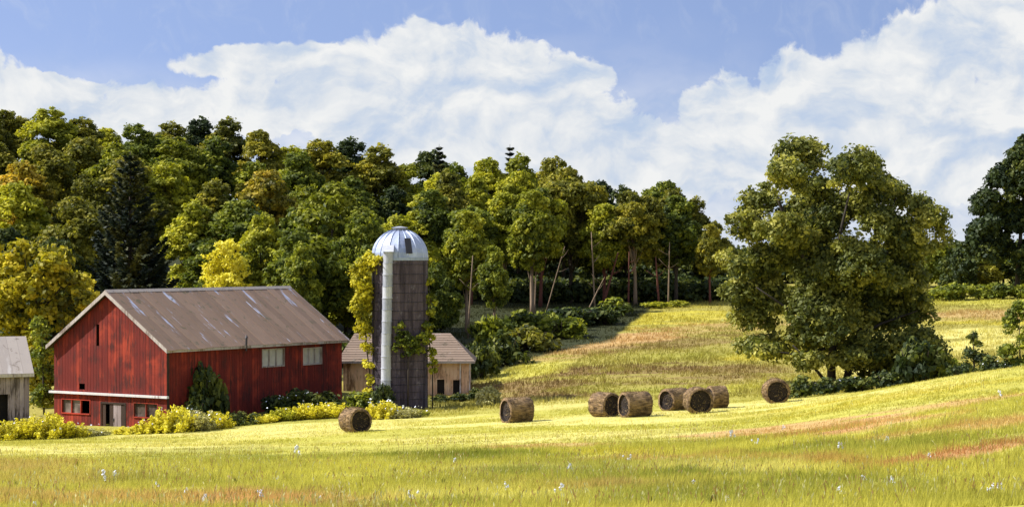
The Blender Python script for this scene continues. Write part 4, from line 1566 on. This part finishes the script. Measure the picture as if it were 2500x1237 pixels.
# ------------------------------------------------------------------ single trees of their own shape
def own_tree(name, D, base, blobs, lab, leafkey, limbs, stems, seed, dens=1.0, clump=0.75, per=15, L=.44, W=.26, depth=1.0, jitter=3.0, double=True, cat='tree'):
    """blobs (px, py, rx px, ry px[, depth m]); limbs: polylines of (px, py, r, dy)"""
    rng = np.random.default_rng(seed)
    bx = (base[0] - 1250) * D / 5000
    bz = 14 - (base[1] - 618.5) * D / 5000
    o = Vector((bx, D, bz))
    k = D / 5000
    t = empty(name, o, 0, lab, cat)
    bl = []
    for q in blobs:
        px, py, rx, ry = q[:4]
        dy = q[4] if len(q) > 4 else rng.uniform(-jitter, jitter)
        c = P(px, py, D) - o
        rxx, rzz = rx * k, ry * k
        ryy = (rxx + rzz) / 2 * depth
        # break every mass into three or four smaller knots so that its outline is ragged
        for j in range(4 if double else 1):
            if double:
                dd = unit(rng.normal(size=3)) * rng.uniform(0.3, 0.6)
                bl.append(((c.x + dd[0] * rxx, dy + dd[1] * ryy * 1.3, c.z + dd[2] * rzz), (rxx * .58, ryy * .62, rzz * .58)))
            else:
                bl.append(((c.x, dy, c.z), (rxx, ryy, rzz)))
    v, c = crown_arrays(rng, bl, clump, per, dens, L, W)
    link('crown', poly_mesh(name + '_crown', v, 4, c), LEAF[leafkey], t)
    for nm, group in (('trunk', stems), ('limb', limbs)):
        for line in group:
            pts = [P(a, b, D) - o + Vector((0, e, 0)) for (a, b, r, e) in line]
            rad = [r for (a, b, r, e) in line]
            # smooth the polyline
            pp, rr = [], []
            for i in range(len(pts) - 1):
                for s in (0, .5):
                    pp.append(pts[i].lerp(pts[i + 1], s))
                    rr.append(rad[i] * (1 - s) + rad[i + 1] * s)
            pp.append(pts[-1])
            rr.append(rad[-1])
            link(nm, MB().tube(pp, rr, 9).mesh(nm, True), BARK_BLACK, t)
    return t


own_tree('big_tree', 186, (2045, 948), [
    (1965, 395, 78, 52), (1915, 440, 70, 45), (2075, 425, 80, 55), (2150, 415, 55, 40), (1868, 490, 55, 48), (2200, 465, 58, 52), (2252, 530, 46, 60), (2230, 590, 60, 50),
    (1828, 560, 52, 50), (1950, 510, 80, 55), (2070, 520, 80, 60), (2150, 560, 70, 60), (1800, 640, 46, 50), (1880, 630, 75, 55), (1990, 640, 90, 65), (2110, 670, 100, 75),
    (2220, 680, 70, 70), (2262, 630, 40, 55), (1805, 715, 52, 38), (1880, 735, 70, 50), (1960, 750, 80, 60), (2060, 760, 100, 70), (2170, 770, 95, 70), (2245, 760, 45, 50),
    (1940, 820, 62, 42), (2020, 835, 75, 40), (2120, 850, 85, 48), (2210, 850, 75, 50), (2270, 845, 42, 40), (1850, 850, 52, 13), (1905, 872, 46, 18), (2010, 580, 80, 60), (2290, 560, 15, 50),
    (2060, 640, 90, 60), (2150, 480, 60, 40), (2240, 900, 60, 30), (1880, 850, 60, 30), (1950, 885, 56, 26), (2140, 895, 80, 36), (2210, 890, 80, 46), (2270, 880, 50, 44), (2060, 868, 50, 26), (2180, 920, 70, 26), (1835, 845, 40, 16), (1990, 470, 70, 55), (2020, 540, 70, 60), (1930, 580, 70, 50), (2015, 700, 90, 60), (1850, 780, 70, 40), (1890, 560, 60, 50), (2200, 720, 80, 60), (1985, 790, 90, 50), (1900, 690, 70, 50), (2100, 790, 90, 60), (2210, 620, 60, 60)],
    'big spreading dark-green tree with several trunks on the hill field', 'willow',
    [[(2040, 780, .42, 0), (2010, 700, .34, .3), (1960, 620, .26, 0), (1915, 530, .20, -.5), (1890, 470, .08, -.8)], [(2045, 790, .3, 0), (2090, 680, .24, .8), (2150, 560, .14, 1.0), (2200, 470, .05, 1.0)],
     [(2042, 720, .26, 0), (2040, 600, .18, -1), (2070, 470, .07, -1)], [(2035, 800, .2, 0), (1930, 760, .12, -1.5), (1840, 700, .05, -2)], [(2075, 830, .2, 0), (2160, 790, .12, 1.5), (2250, 760, .05, 2)],
     [(2015, 850, .14, 0), (1930, 862, .09, -1), (1840, 850, .04, -1.5)]],
    [[(2030, 955, .46, 0), (2030, 880, .36, 0), (2040, 780, .40, 0)], [(2062, 955, .40, .5), (2080, 880, .30, .4), (2100, 800, .2, 0)], [(2012, 930, .16, -1.2), (1975, 885, .13, -1.2), (1930, 840, .06, -1.5)]],
    41, dens=1.2, clump=.9, per=32, L=.40, W=.24, jitter=4.0)

own_tree('yellow_tree', 187, (100, 1030), [
    (60, 620, 60, 35), (120, 640, 60, 45), (10, 660, 50, 50), (175, 690, 50, 45), (80, 700, 80, 50), (215, 735, 34, 35), (20, 760, 60, 50), (120, 770, 80, 50), (-60, 640, 60, 60), (-80, 740, 60, 70),
    (180, 790, 45, 40), (40, 830, 60, 45), (105, 860, 40, 60), (100, 940, 32, 60)],
    'golden-yellow tree with a slim dark trunk between grey shed and barn', 'yellow and green',
    [[(98, 840, .13, 0), (60, 800, .09, 0), (20, 760, .04, 0)], [(100, 760, .12, 0), (150, 700, .07, 0), (190, 690, .03, 0)], [(98, 760, .10, 0), (70, 690, .06, 0), (60, 630, .03, 0)]],
    [[(100, 1040, .28, 0), (97, 900, .2, 0), (98, 740, .14, 0), (110, 640, .06, 0)]], 42, dens=.8, clump=.66, per=14, L=.5, W=.32, jitter=2.0)

own_tree('small_yellow_tree', 204, (545, 900), [(545, 605, 38, 25), (520, 650, 36, 30), (575, 650, 34, 34), (545, 690, 50, 34), (510, 710, 34, 30), (590, 710, 34, 30)],
         'small golden-yellow tree rising just behind the middle of the barn roof', 'golden-yellow', [], [[(545, 940, .15, 0), (545, 760, .1, 0), (545, 640, .04, 0)]], 43, dens=.7, clump=.55, per=13, L=.36, W=.22, jitter=1.0)

own_tree('right_edge_tree', 298, (2480, 720), [
    (2480, 395, 30, 36), (2530, 375, 46, 46), (2450, 430, 46, 50), (2510, 450, 60, 60), (2420, 500, 46, 50), (2390, 560, 42, 45), (2460, 540, 60, 55), (2550, 560, 70, 80), (2430, 610, 60, 50), (2380, 620, 40, 40),
    (2510, 640, 70, 60), (2600, 450, 60, 80), (2610, 600, 60, 90)],
    'tall dark tree cut by the right picture edge above the fields', 'dark green', [], [[(2480, 740, .4, 0), (2490, 600, .3, 0), (2500, 450, .1, 0)]], 44, dens=1.5, clump=.95, per=22, L=.6, W=.36, jitter=3.0)

own_tree('sapling', 176, (2378, 930), [(2378, 830, 18, 18), (2370, 860, 24, 20), (2395, 880, 24, 22), (2360, 900, 26, 18)],
         'thin dark sapling with ragged leaves right of the big tree', 'dark green', [], [[(2380, 945, .10, 0), (2378, 880, .08, 0), (2376, 805, .02, 0)]], 45, dens=.7, clump=.4, per=12, L=.3, W=.18, jitter=.3)
own_tree('edge_shrub', 166, (2490, 930), [(2490, 760, 22, 26), (2475, 800, 26, 30), (2505, 830, 34, 34), (2465, 860, 28, 30), (2520, 770, 30, 40), (2540, 850, 40, 50), (2490, 885, 40, 24)],
         'dark leafy bush at the right picture edge behind the field crest', 'mid-green', [], [[(2495, 945, .09, 0), (2490, 860, .06, 0), (2488, 780, .02, 0)]], 46, dens=.8, clump=.45, per=13, L=.32, W=.2, jitter=.6, cat='bush')
own_tree('narrow_tree', 181, (108, 1010), [(100, 800, 22, 30), (95, 860, 24, 36), (110, 920, 24, 40), (95, 970, 26, 36), (118, 985, 20, 30)],
         'narrow dark-green growth in the gap between grey shed and barn', 'mid-green', [], [[(108, 1030, .1, 0), (105, 900, .06, 0), (102, 810, .02, 0)]], 47, dens=.9, clump=.45, per=13, L=.32, W=.2, jitter=.5, cat='bush')

# ------------------------------------------------------------------ shrubs
def bush_meshes(seed, clump=.28, per=13, L=.22, W=.13, dens=1.0):
    rng = np.random.default_rng(seed)
    bl = []
    for i in range(9):
        a = rng.uniform(0, 6.28)
        q = rng.uniform(0, .62)
        bl.append(((math.cos(a) * q, math.sin(a) * q, rng.uniform(.25, .8) * (1 - q * .5)), (.36, .36, .3)))
    v, c = crown_arrays(rng, bl, clump, per, dens, L, W)
    st = MB()
    for i in range(7):
        a = rng.uniform(0, 6.28)
        st.tube([Vector((0, 0, -.2)), Vector((math.cos(a) * .3, math.sin(a) * .3, .4)), Vector((math.cos(a) * .6, math.sin(a) * .6, .85))], [.03, .02, .006], 4)
    return poly_mesh('bush_leaves', v, 4, c), st.mesh('bush_stems', True)


BUSH = [bush_meshes(61), bush_meshes(62), bush_meshes(63)]


def weed_meshes(seed):
    rng = np.random.default_rng(seed)
    V, C = [], []
    st = MB()
    for i in range(70):
        a = rng.uniform(0, 6.28)
        q = math.sqrt(rng.uniform(0, 1))
        x, y = math.cos(a) * q, math.sin(a) * q
        h = rng.uniform(.35, 1.15) * (1.05 - .45 * q * q)
        st.tube([Vector((x * .7, y * .7, -.1)), Vector((x, y, h * .95))], [.012, .006], 3)
        M = 34
        f = rng.uniform(0.1, 1.0, size=(M, 1)) ** .7
        c = np.array([x * .7, y * .7, 0]) + f * np.array([x * .3, y * .3, h]) + rng.normal(size=(M, 3)) * np.array([.075, .075, .03]) * (1.25 - f * .5)
        nn = rng.normal(size=(M, 3)) + np.array([0, 0, .5])
        V.append(leaves(rng, c, nn, .15, .075, .6))
        t_ = rng.uniform()
        C.append(np.repeat(np.concatenate([np.clip(t_ * .6 + f * .45, 0, 1), rng.uniform(size=(M, 2))], 1), 4, axis=0))
    return poly_mesh('weed_leaves', np.concatenate(V), 4, np.concatenate(C)), st.mesh('weed_stems', True)


WEED = [weed_meshes(81), weed_meshes(82), weed_meshes(83)]


def bush(px, pybase, D, w, h, key, lab, group=None, name='shrub', flowers=0):
    """w, h in px"""
    x = (px - 1250) * D / 5000
    z = gz(x, D)
    k = D / 5000
    # seated on the ground; its visible top follows the height above the base
    ztop = 14 - (pybase - h * 1.12 - 618.5) * k
    hh = max(ztop - z, 0.5)
    t = empty(name, (x, D, z - .05), rnd.uniform(0, 6.28), lab, 'bush', group)
    b = (WEED if name == 'weeds' else BUSH)[rnd.randrange(3)]
    ww = w * k / 2
    link('foliage', b[0], LEAF[key], t, None, None, (ww, ww, hh))
    link('stem', b[1], BARK, t, None, None, (ww, ww, hh))
    if flowers:
        rng = np.random.default_rng(int(px))
        c = rng.normal(size=(flowers, 3)) * np.array([ww * .45, ww * .45, hh * .12]) + np.array([0, -ww * .25, hh * .85])
        f = link('blossom', poly_mesh('blossoms', leaves(rng, c, np.tile(np.array([0, -.4, 1.0]), (flowers, 1)), .17, .15), 4), FLOWER, t)
        f['kind'] = 'stuff'
        t.rotation_euler = (0, 0, 0)
    return t


m_, n_, b_, _o = principled('pale_petals')
b_.inputs['Base Color'].default_value = (0.72, 0.75, 0.85, 1)
b_.inputs['Roughness'].default_value = 0.7
FLOWER = m_

YG = 'golden-yellow'
G1 = 'yellow weeds along the field edge'
BUSHES = [
    # px, base py, D, w px, h px, leaf, label, group, flowers
    (10, 1085, 156, 80, 55, YG, 'yellow-flowered weeds below the grey shed, at the picture edge', G1, 8),
    (65, 1085, 157, 75, 62, YG, 'yellow-flowered weeds below the right end of the grey shed', G1, 6),
    (118, 1085, 157, 80, 72, YG, 'highest yellow weeds, right at the left corner of the barn gable', G1, 5),
    (170, 1085, 158, 70, 52, YG, 'yellow weeds with pale flowers under the left gable window', G1, 14),
    (222, 1080, 160, 64, 34, 'dry', 'pale dry weeds just left of the gable door', G1, 8),
    (330, 1068, 161, 70, 28, YG, 'low yellow weeds at the right foot of the gable door', G1, 4),
    (378, 1060, 161, 66, 38, YG, 'low yellow weeds under the right gable window', G1, 8),
    (425, 1052, 161, 80, 58, YG, 'yellow weeds at the near corner of the barn', G1, 8),
    (480, 1048, 162, 80, 46, 'dry', 'pale yellow weeds along the barn side, left of the dark wall shrub', G1, 6),
    (530, 1045, 163, 60, 40, YG, 'yellow weeds right under the dark wall shrub', G1, 2),
    (585, 1045, 166, 70, 40, 'dark green', 'low dark weeds right of the wall shrub', G1, 0),
    (640, 1040, 167, 60, 32, YG, 'small yellow weeds below the barn side, left of the wide window', G1, 2),
    (700, 1035, 168, 70, 40, 'yellow-green', 'yellow-green weeds below the wide barn window', G1, 4),
    (755, 1030, 168, 70, 45, YG, 'yellow weeds below the second barn window', G1, 8),
    (810, 1025, 168, 70, 42, YG, 'yellow weeds left behind the nearest bale', G1, 3),
    (935, 1030, 164, 60, 50, YG, 'flowering yellow weeds right of the nearest bale', G1, 16),
    (985, 1030, 164, 60, 40, 'dry', 'pale flowering weeds in front of the silo foot', G1, 16),
    (1020, 1025, 166, 40, 26, 'yellow-green', 'last low weeds at the right end of the field edge', G1, 6),
    (500, 1020, 169.5, 100, 105, 'dark green', 'dark shrub climbing the barn side near the corner', None, 4),
    (480, 1020, 167, 90, 45, 'dark green', 'low dark shrub at the foot of the climbing wall shrub', None, 0),
    (735, 1015, 176, 110, 55, 'dark green', 'dark shrub under the barn windows with pale flowers', None, 10),
    (680, 1015, 174, 80, 45, 'dark green', 'dark shrub left below the wide barn window', None, 8),
    (800, 1010, 178, 90, 45, 'dark green', 'dark shrub at the far corner of the barn side', None, 0),
    (880, 1005, 176, 90, 45, 'mid-green', 'green shrub between barn corner and silo', None, 0),
    (935, 1010, 173.5, 60, 62, 'dark green', 'dark shrub at the foot of the silver chute', None, 0),
    (1075, 1000, 186, 60, 32, 'dark green', 'low dark shrub under the two shed openings', None, 0),
    (1125, 1000, 186, 60, 36, 'dark green', 'low dark shrub at the right corner of the tan shed', None, 0),
    (1160, 995, 184, 50, 40, 'dark green', 'dark shrub right beside the tan shed', None, 0),
    (1192, 995, 176, 60, 46, 'dry', 'tan dried bush behind the lone bale', None, 0),
    (1170, 900, 205, 90, 50, 'dark green', 'dark bush right of the tan shed roof', 'bushes on the bank below the wood', 0),
    (1230, 880, 214, 120, 55, 'dark green', 'dark bush on the bank, lowest right of the shed', 'bushes on the bank below the wood', 0),
    (1200, 850, 228, 120, 70, 'mid-green', 'green bush on the bank above the shed corner', 'bushes on the bank below the wood', 0),
    (1290, 855, 226, 130, 50, 'olive-green', 'olive bush in the middle of the bank', 'bushes on the bank below the wood', 0),
    (1300, 820, 242, 130, 55, 'mid-green', 'green bush high on the bank above the olive one', 'bushes on the bank below the wood', 0),
    (1370, 825, 240, 120, 45, 'mid-green', 'green bush on the bank near its right end', 'bushes on the bank below the wood', 0),
    (1400, 800, 256, 130, 45, 'dark green', 'dark bush close under the wood edge', 'bushes on the bank below the wood', 0),
    (1470, 795, 258, 110, 40, 'dark green', 'dark bush where the bank meets the hill field', 'bushes on the bank below the wood', 0),
    (1500, 775, 272, 110, 38, 'mid-green', 'green bush below the leaning pale stem', 'bushes on the bank below the wood', 0),
    (1600, 765, 284, 70, 26, 'yellow-green', 'bright bush at the foot of the wood, left of its twin', 'bushes on the bank below the wood', 0),
    (1655, 760, 286, 60, 24, 'yellow-green', 'bright bush at the foot of the wood, right of its twin', 'bushes on the bank below the wood', 0),
    (1895, 985, 166, 60, 30, 'dark green', 'low dark shrub hugging the left of the rightmost bale', 'dark shrubs below the big tree', 0),
    (1960, 985, 165, 90, 55, 'dark green', 'dark shrub just right of the rightmost bale', 'dark shrubs below the big tree', 3),
    (2020, 980, 168, 90, 48, 'dark green', 'dark shrub in front of the big tree trunks', 'dark shrubs below the big tree', 3),
    (2095, 975, 170, 100, 50, 'dark green', 'dark shrub right of the big tree trunks', 'dark shrubs below the big tree', 5),
    (2170, 965, 171, 100, 52, 'dark green', 'dark shrub on the crest, left of the tall dark one', 'dark shrubs below the big tree', 0),
    (2245, 960, 172, 130, 110, 'dark green', 'tall dark shrub under the right side of the big tree', 'dark shrubs below the big tree', 0),
    (2310, 950, 172, 90, 68, 'mid-green', 'green shrub between the tall dark one and the sapling', 'dark shrubs below the big tree', 0),
    (2345, 945, 168, 70, 50, 'dark green', 'dark shrub at the left foot of the sapling', 'dark shrubs below the big tree', 0),
    (2420, 935, 168, 80, 55, 'dark green', 'dark shrub at the right foot of the sapling', 'dark shrubs below the big tree', 3),
    (2460, 925, 166, 60, 40, 'dark green', 'dark shrub near the right picture edge, on the crest', 'dark shrubs below the big tree', 3),
]
for (px, py, D, w, h, key, lab, gr, fl) in BUSHES:
    bush(px, py, D, w * (1.5 if gr == G1 else 1.15), h * (0.95 if gr == G1 else 1), key, lab, gr, 'weeds' if gr == G1 else 'shrub', fl)

# far hedges on the right
HB = 'hedge trees across the right-hand fields'


def hedge_meshes(seed):
    rng = np.random.default_rng(seed)
    bl = []
    for i in range(16):
        a = rng.uniform(0, 6.28)
        q = rng.uniform(0, 3.6)
        bl.append(((math.cos(a) * q, math.sin(a) * q, rng.uniform(1.2, 6.4 - q * .7)), (1.6, 1.6, 1.4)))
    v, c = crown_arrays(rng, bl, .8, 18, 1.0, .55, .32)
    return poly_mesh('hedge_crown', v, 4, c), MB().tube([(0, 0, -.5), (.1, 0, 3), (0, .1, 6)], [.25, .18, .05], 7).mesh('hedge_trunk', True)


HM = [hedge_meshes(91), hedge_meshes(92), hedge_meshes(93)]
for i, (px, top, D, w, key, lab) in enumerate((
        (2300, 585, 318, 130, 'mid-green', 'rounded green hedge tree right behind the big tree'), (2350, 600, 308, 110, 'dark green', 'dark hedge tree low in front of its green neighbours'), (2395, 592, 312, 120, 'olive-green', 'olive hedge tree below the tall edge tree, left'),
        (2450, 600, 316, 120, 'mid-green', 'green hedge tree below the tall edge tree, middle'), (2510, 610, 312, 120, 'dark green', 'dark hedge tree below the tall edge tree, right'),
        (2240, 590, 325, 120, 'mid-green', 'green hedge tree mostly behind the big tree'), (2160, 600, 330, 120, 'dark green', 'dark hedge tree seen through the big tree'),
        (1850, 600, 330, 120, 'mid-green', 'green hedge tree behind the left of the big tree'), (1790, 590, 326, 110, 'dark green', 'dark hedge tree left of the big tree, beyond the field'))):
    k = D / 5000
    x = (px - 1250) * k
    h = 14 - (top - 618.5) * k - gz(x, D)
    t = empty('hedge_tree', (x, D, gz(x, D)), i * 1.3, lab, 'tree', HB)
    s = h / 7.4
    wd = w * k / 8.4
    link('crown', HM[i % 3][0], LEAF[key], t, None, None, (wd, wd, s))
    link('trunk', HM[i % 3][1], BARK, t, None, None, (wd, wd, s))
for i, (px, lab) in enumerate(((2300, 'bright hedge bush next to the big tree'), (2345, 'bright hedge bush, second from the big tree'), (2395, 'bright hedge bush, third from the big tree'), (2445, 'bright hedge bush, fourth from the big tree'), (2492, 'bright hedge bush at the right picture edge'))):
    bush(px, 742, 292, 84, 38 + (i % 2) * 8, 'mid-green', lab, 'bright hedge bushes along the right field')

# ------------------------------------------------------------------ vines on the silo
def vine(D, pts, lab, key, seed, name='vine'):
    rng = np.random.default_rng(seed)
    p0 = P(pts[0][0], 985, D)
    p0.z = gz(p0.x, p0.y)
    t = empty(name, p0, 0, lab, 'climbing plant', 'vines on the silo')
    bl = []
    for (px, py, r, dy) in pts:
        c = P(px, py, D) - p0
        k = D / 5000
        bl.append(((c.x, dy, c.z), (r * k, r * k * 1.1, r * k * 1.25)))
    v, c = crown_arrays(rng, bl, .38, 13, 1.1, .30, .19)
    link('leaves', poly_mesh('vine_leaves', v, 4, c), LEAF[key], t)
    line = [P(px, py, D) - p0 + Vector((0, dy, 0)) for (px, py, r, dy) in sorted(pts, key=lambda q: -q[1])]
    line = [Vector((line[0].x, line[0].y, 0))] + line
    link('stem', MB().tube(line, [.06] * (len(line) - 1) + [.02], 5).mesh('vine_stem', True), BARK, t)


vine(177.0, [(878, 690, 20, 0), (890, 720, 20, 0), (872, 750, 16, 0), (884, 800, 17, 0), (905, 640, 18, 0), (885, 650, 16, 0), (868, 665, 13, 0), (925, 640, 12, -1.4), (890, 695, 17, 0), (880, 735, 17, 0), (882, 775, 18, 0), (893, 815, 14, 0), (895, 850, 12, 0), (900, 890, 10, 0), (905, 930, 10, 0), (905, 660, 14, 0),
             (888, 755, 17, .4), (900, 965, 13, 0)], 'bright yellow vine hanging down the left side of the silo', 'golden-yellow', 71)
vine(177.6, [(1046, 690, 6, 0), (1052, 735, 12, 0), (1048, 770, 10, 0), (1040, 800, 13, -.6), (1048, 830, 13, -.4), (1052, 862, 10, 0), (1056, 885, 8, 0), (1056, 905, 7, 0)],
     'yellow-green vine down the right side of the silo', 'yellow-green', 72)
vine(175.6, [(975, 800, 12, .1), (985, 825, 14, .0), (1005, 838, 14, 0), (1030, 830, 13, .6), (972, 850, 10, -.1), (1020, 855, 11, .4), (996, 862, 11, 0), (1038, 800, 9, 1.1)], 'dark green vine sprawling across the lower silo wall', 'mid-green', 73)

# ------------------------------------------------------------------ wildflowers and dark weed tufts in the near field
def flower_meshes(seed):
    rng = np.random.default_rng(seed)
    st = MB()
    V = []
    for i in range(int(rng.integers(3, 6))):
        x, y = rng.uniform(-.16, .16, 2)
        h = rng.uniform(.16, .42)
        st.tube([Vector((x * .4, y * .4, -.05)), Vector((x, y, h * .6)), Vector((x * 1.2, y * 1.2, h))], [.006, .005, .004], 3)
        c0 = np.array([x * 1.2, y * 1.2, h])
        for k in range(16):
            d = unit(rng.normal(size=3))
            c = c0 + d * np.array([.045, .045, .075]) * rng.uniform(.5, 1.2)
            s_ = unit(np.cross(d, rng.normal(size=3)))
            w = np.cross(d, s_)
            V += [c + s_ * .035, c + w * .02, c - s_ * .035, c - w * .02]
    return st.mesh('flower_stems'), poly_mesh('petals', np.array(V), 4)


FM = [flower_meshes(k) for k in (9, 10, 11, 12)]

GREENSTEM = leaf_mat('stem_green', (0.06, 0.08, 0.02), (0.1, 0.12, 0.03), (0.15, 0.16, 0.04))
FL = [(82, 1236), (268, 1178), (385, 1192), (460, 1205), (505, 1232), (632, 1216), (680, 1170), (735, 1110), (785, 1225), (1010, 1218), (1232, 1195), (1368, 1205), (1395, 1150), (1530, 1125), (1630, 1185), (1700, 1185),
      (1775, 1225), (1843, 1085), (1910, 1045), (2050, 1210), (2050, 1100), (2107, 1172), (2185, 1188), (2275, 1117), (2435, 970), (2440, 1195), (2415, 1222), (2160, 1075), (1115, 1130), (1785, 1070)]


def where_on_ground(px, py):
    best = None
    for D in np.arange(56, 160, 0.5):
        x = (px - 1250) * D / 5000
        v = 618.5 + (14 - gz(x, D)) * 5000 / D
        if v <= py:
            return x, D
    return (px - 1250) * 60 / 5000, 60.0


BELOW = [(60, 'below the grey shed'), (180, 'below the left gable window'), (285, 'below the barn door'), (400, 'below the near barn corner'), (520, 'below the dark wall shrub'), (650, 'below the wide barn window'),
         (760, 'below the second barn window'), (867, 'below the nearest bale'), (980, 'below the silo'), (1110, 'below the tan shed'), (1262, 'below the lone bale'), (1370, 'between lone bale and paired bales'),
         (1490, 'below the left paired bale'), (1560, 'below the right paired bale'), (1640, 'below the left bale of three'), (1710, 'below the front bale of three'), (1800, 'between the three bales and the last'),
         (1894, 'below the rightmost bale'), (1970, 'right of the rightmost bale'), (2060, 'below the big tree trunks'), (2160, 'below the right half of the big tree'), (2270, 'below the tall dark shrub'), (2380, 'below the sapling'), (2470, 'near the right picture edge')]


def ground_labels(head, pts):
    out = []
    for (px, py) in pts:
        row = 'at the very bottom' if py > 1212 else ('low in the field' if py > 1175 else ('midway up the field' if py > 1120 else 'high in the field'))
        out.append('%s %s, %s' % (head, row, min(BELOW, key=lambda l: abs(l[0] - px))[1]))
    for lab in set(out):
        ids = sorted([k for k, l in enumerate(out) if l == lab], key=lambda k: pts[k][0])
        if len(ids) > 1:
            for k, w in zip(ids, ('left one', 'right one') if len(ids) == 2 else ('left one', 'middle one', 'right one', 'last one')):
                out[k] += ', ' + w
    return out


for k, ((px, py), lab) in enumerate(zip(FL, ground_labels('pale blue-white flowers', FL))):
    x, D = where_on_ground(px, py + 6)
    s = rnd.uniform(.55, 1.15) * (1.0 + (D - 60) / 110)
    t = empty('wildflower', (x, D, gz(x, D)), rnd.uniform(0, 6), lab, 'flower', 'pale wildflowers in the near field')
    link('stem', FM[k % 4][0], GREENSTEM, t, None, None, (s, s, s))
    p_ = link('petals', FM[k % 4][1], FLOWER, t, None, None, (s, s, s))
    p_['kind'] = 'stuff'


def tuft_mesh(seed):
    rng = np.random.default_rng(seed)
    V = []
    for i in range(46):
        a = rng.uniform(0, 6.283)
        b = np.array([math.cos(a), math.sin(a), 0]) * rng.uniform(0, .09)
        s = np.array([-math.sin(a), math.cos(a), 0]) * .014
        h = rng.uniform(.22, .5)
        tip = b * 3.2 + np.array([0, 0, h])
        V += [b - s, b + s, tip]
    c = np.repeat(rng.uniform(size=(46, 3)), 3, axis=0)
    return poly_mesh('tuft_blades', np.array(V), 3, c)


TM = [tuft_mesh(1), tuft_mesh(2)]
TF = [(38, 1190), (100, 1210), (188, 1138), (340, 1195), (480, 1145), (520, 1180), (575, 1185), (700, 1180), (880, 1200), (965, 1160), (1002, 1170), (1045, 1165), (1085, 1185), (1050, 1210), (1205, 1180),
                              (1870, 1195), (2010, 1215), (1880, 1165), (2235, 1185), (2300, 1190), (2380, 1215), (1740, 1235), (1590, 1232), (1270, 1225), (1700, 1120)]
for i, ((px, py), lab) in enumerate(zip(TF, ground_labels('dark green weed tuft', TF))):
    x, D = where_on_ground(px, py)
    s = rnd.uniform(.5, 1.05)
    o = link('weed_tuft', TM[i % 2], LEAF['olive-green' if i % 3 else 'dark green'], None, (x, D, gz(x, D) - .02), rnd.uniform(0, 6), (s, s, s))
    tag(o, lab, 'weed', 'dark weed tufts in the near field')
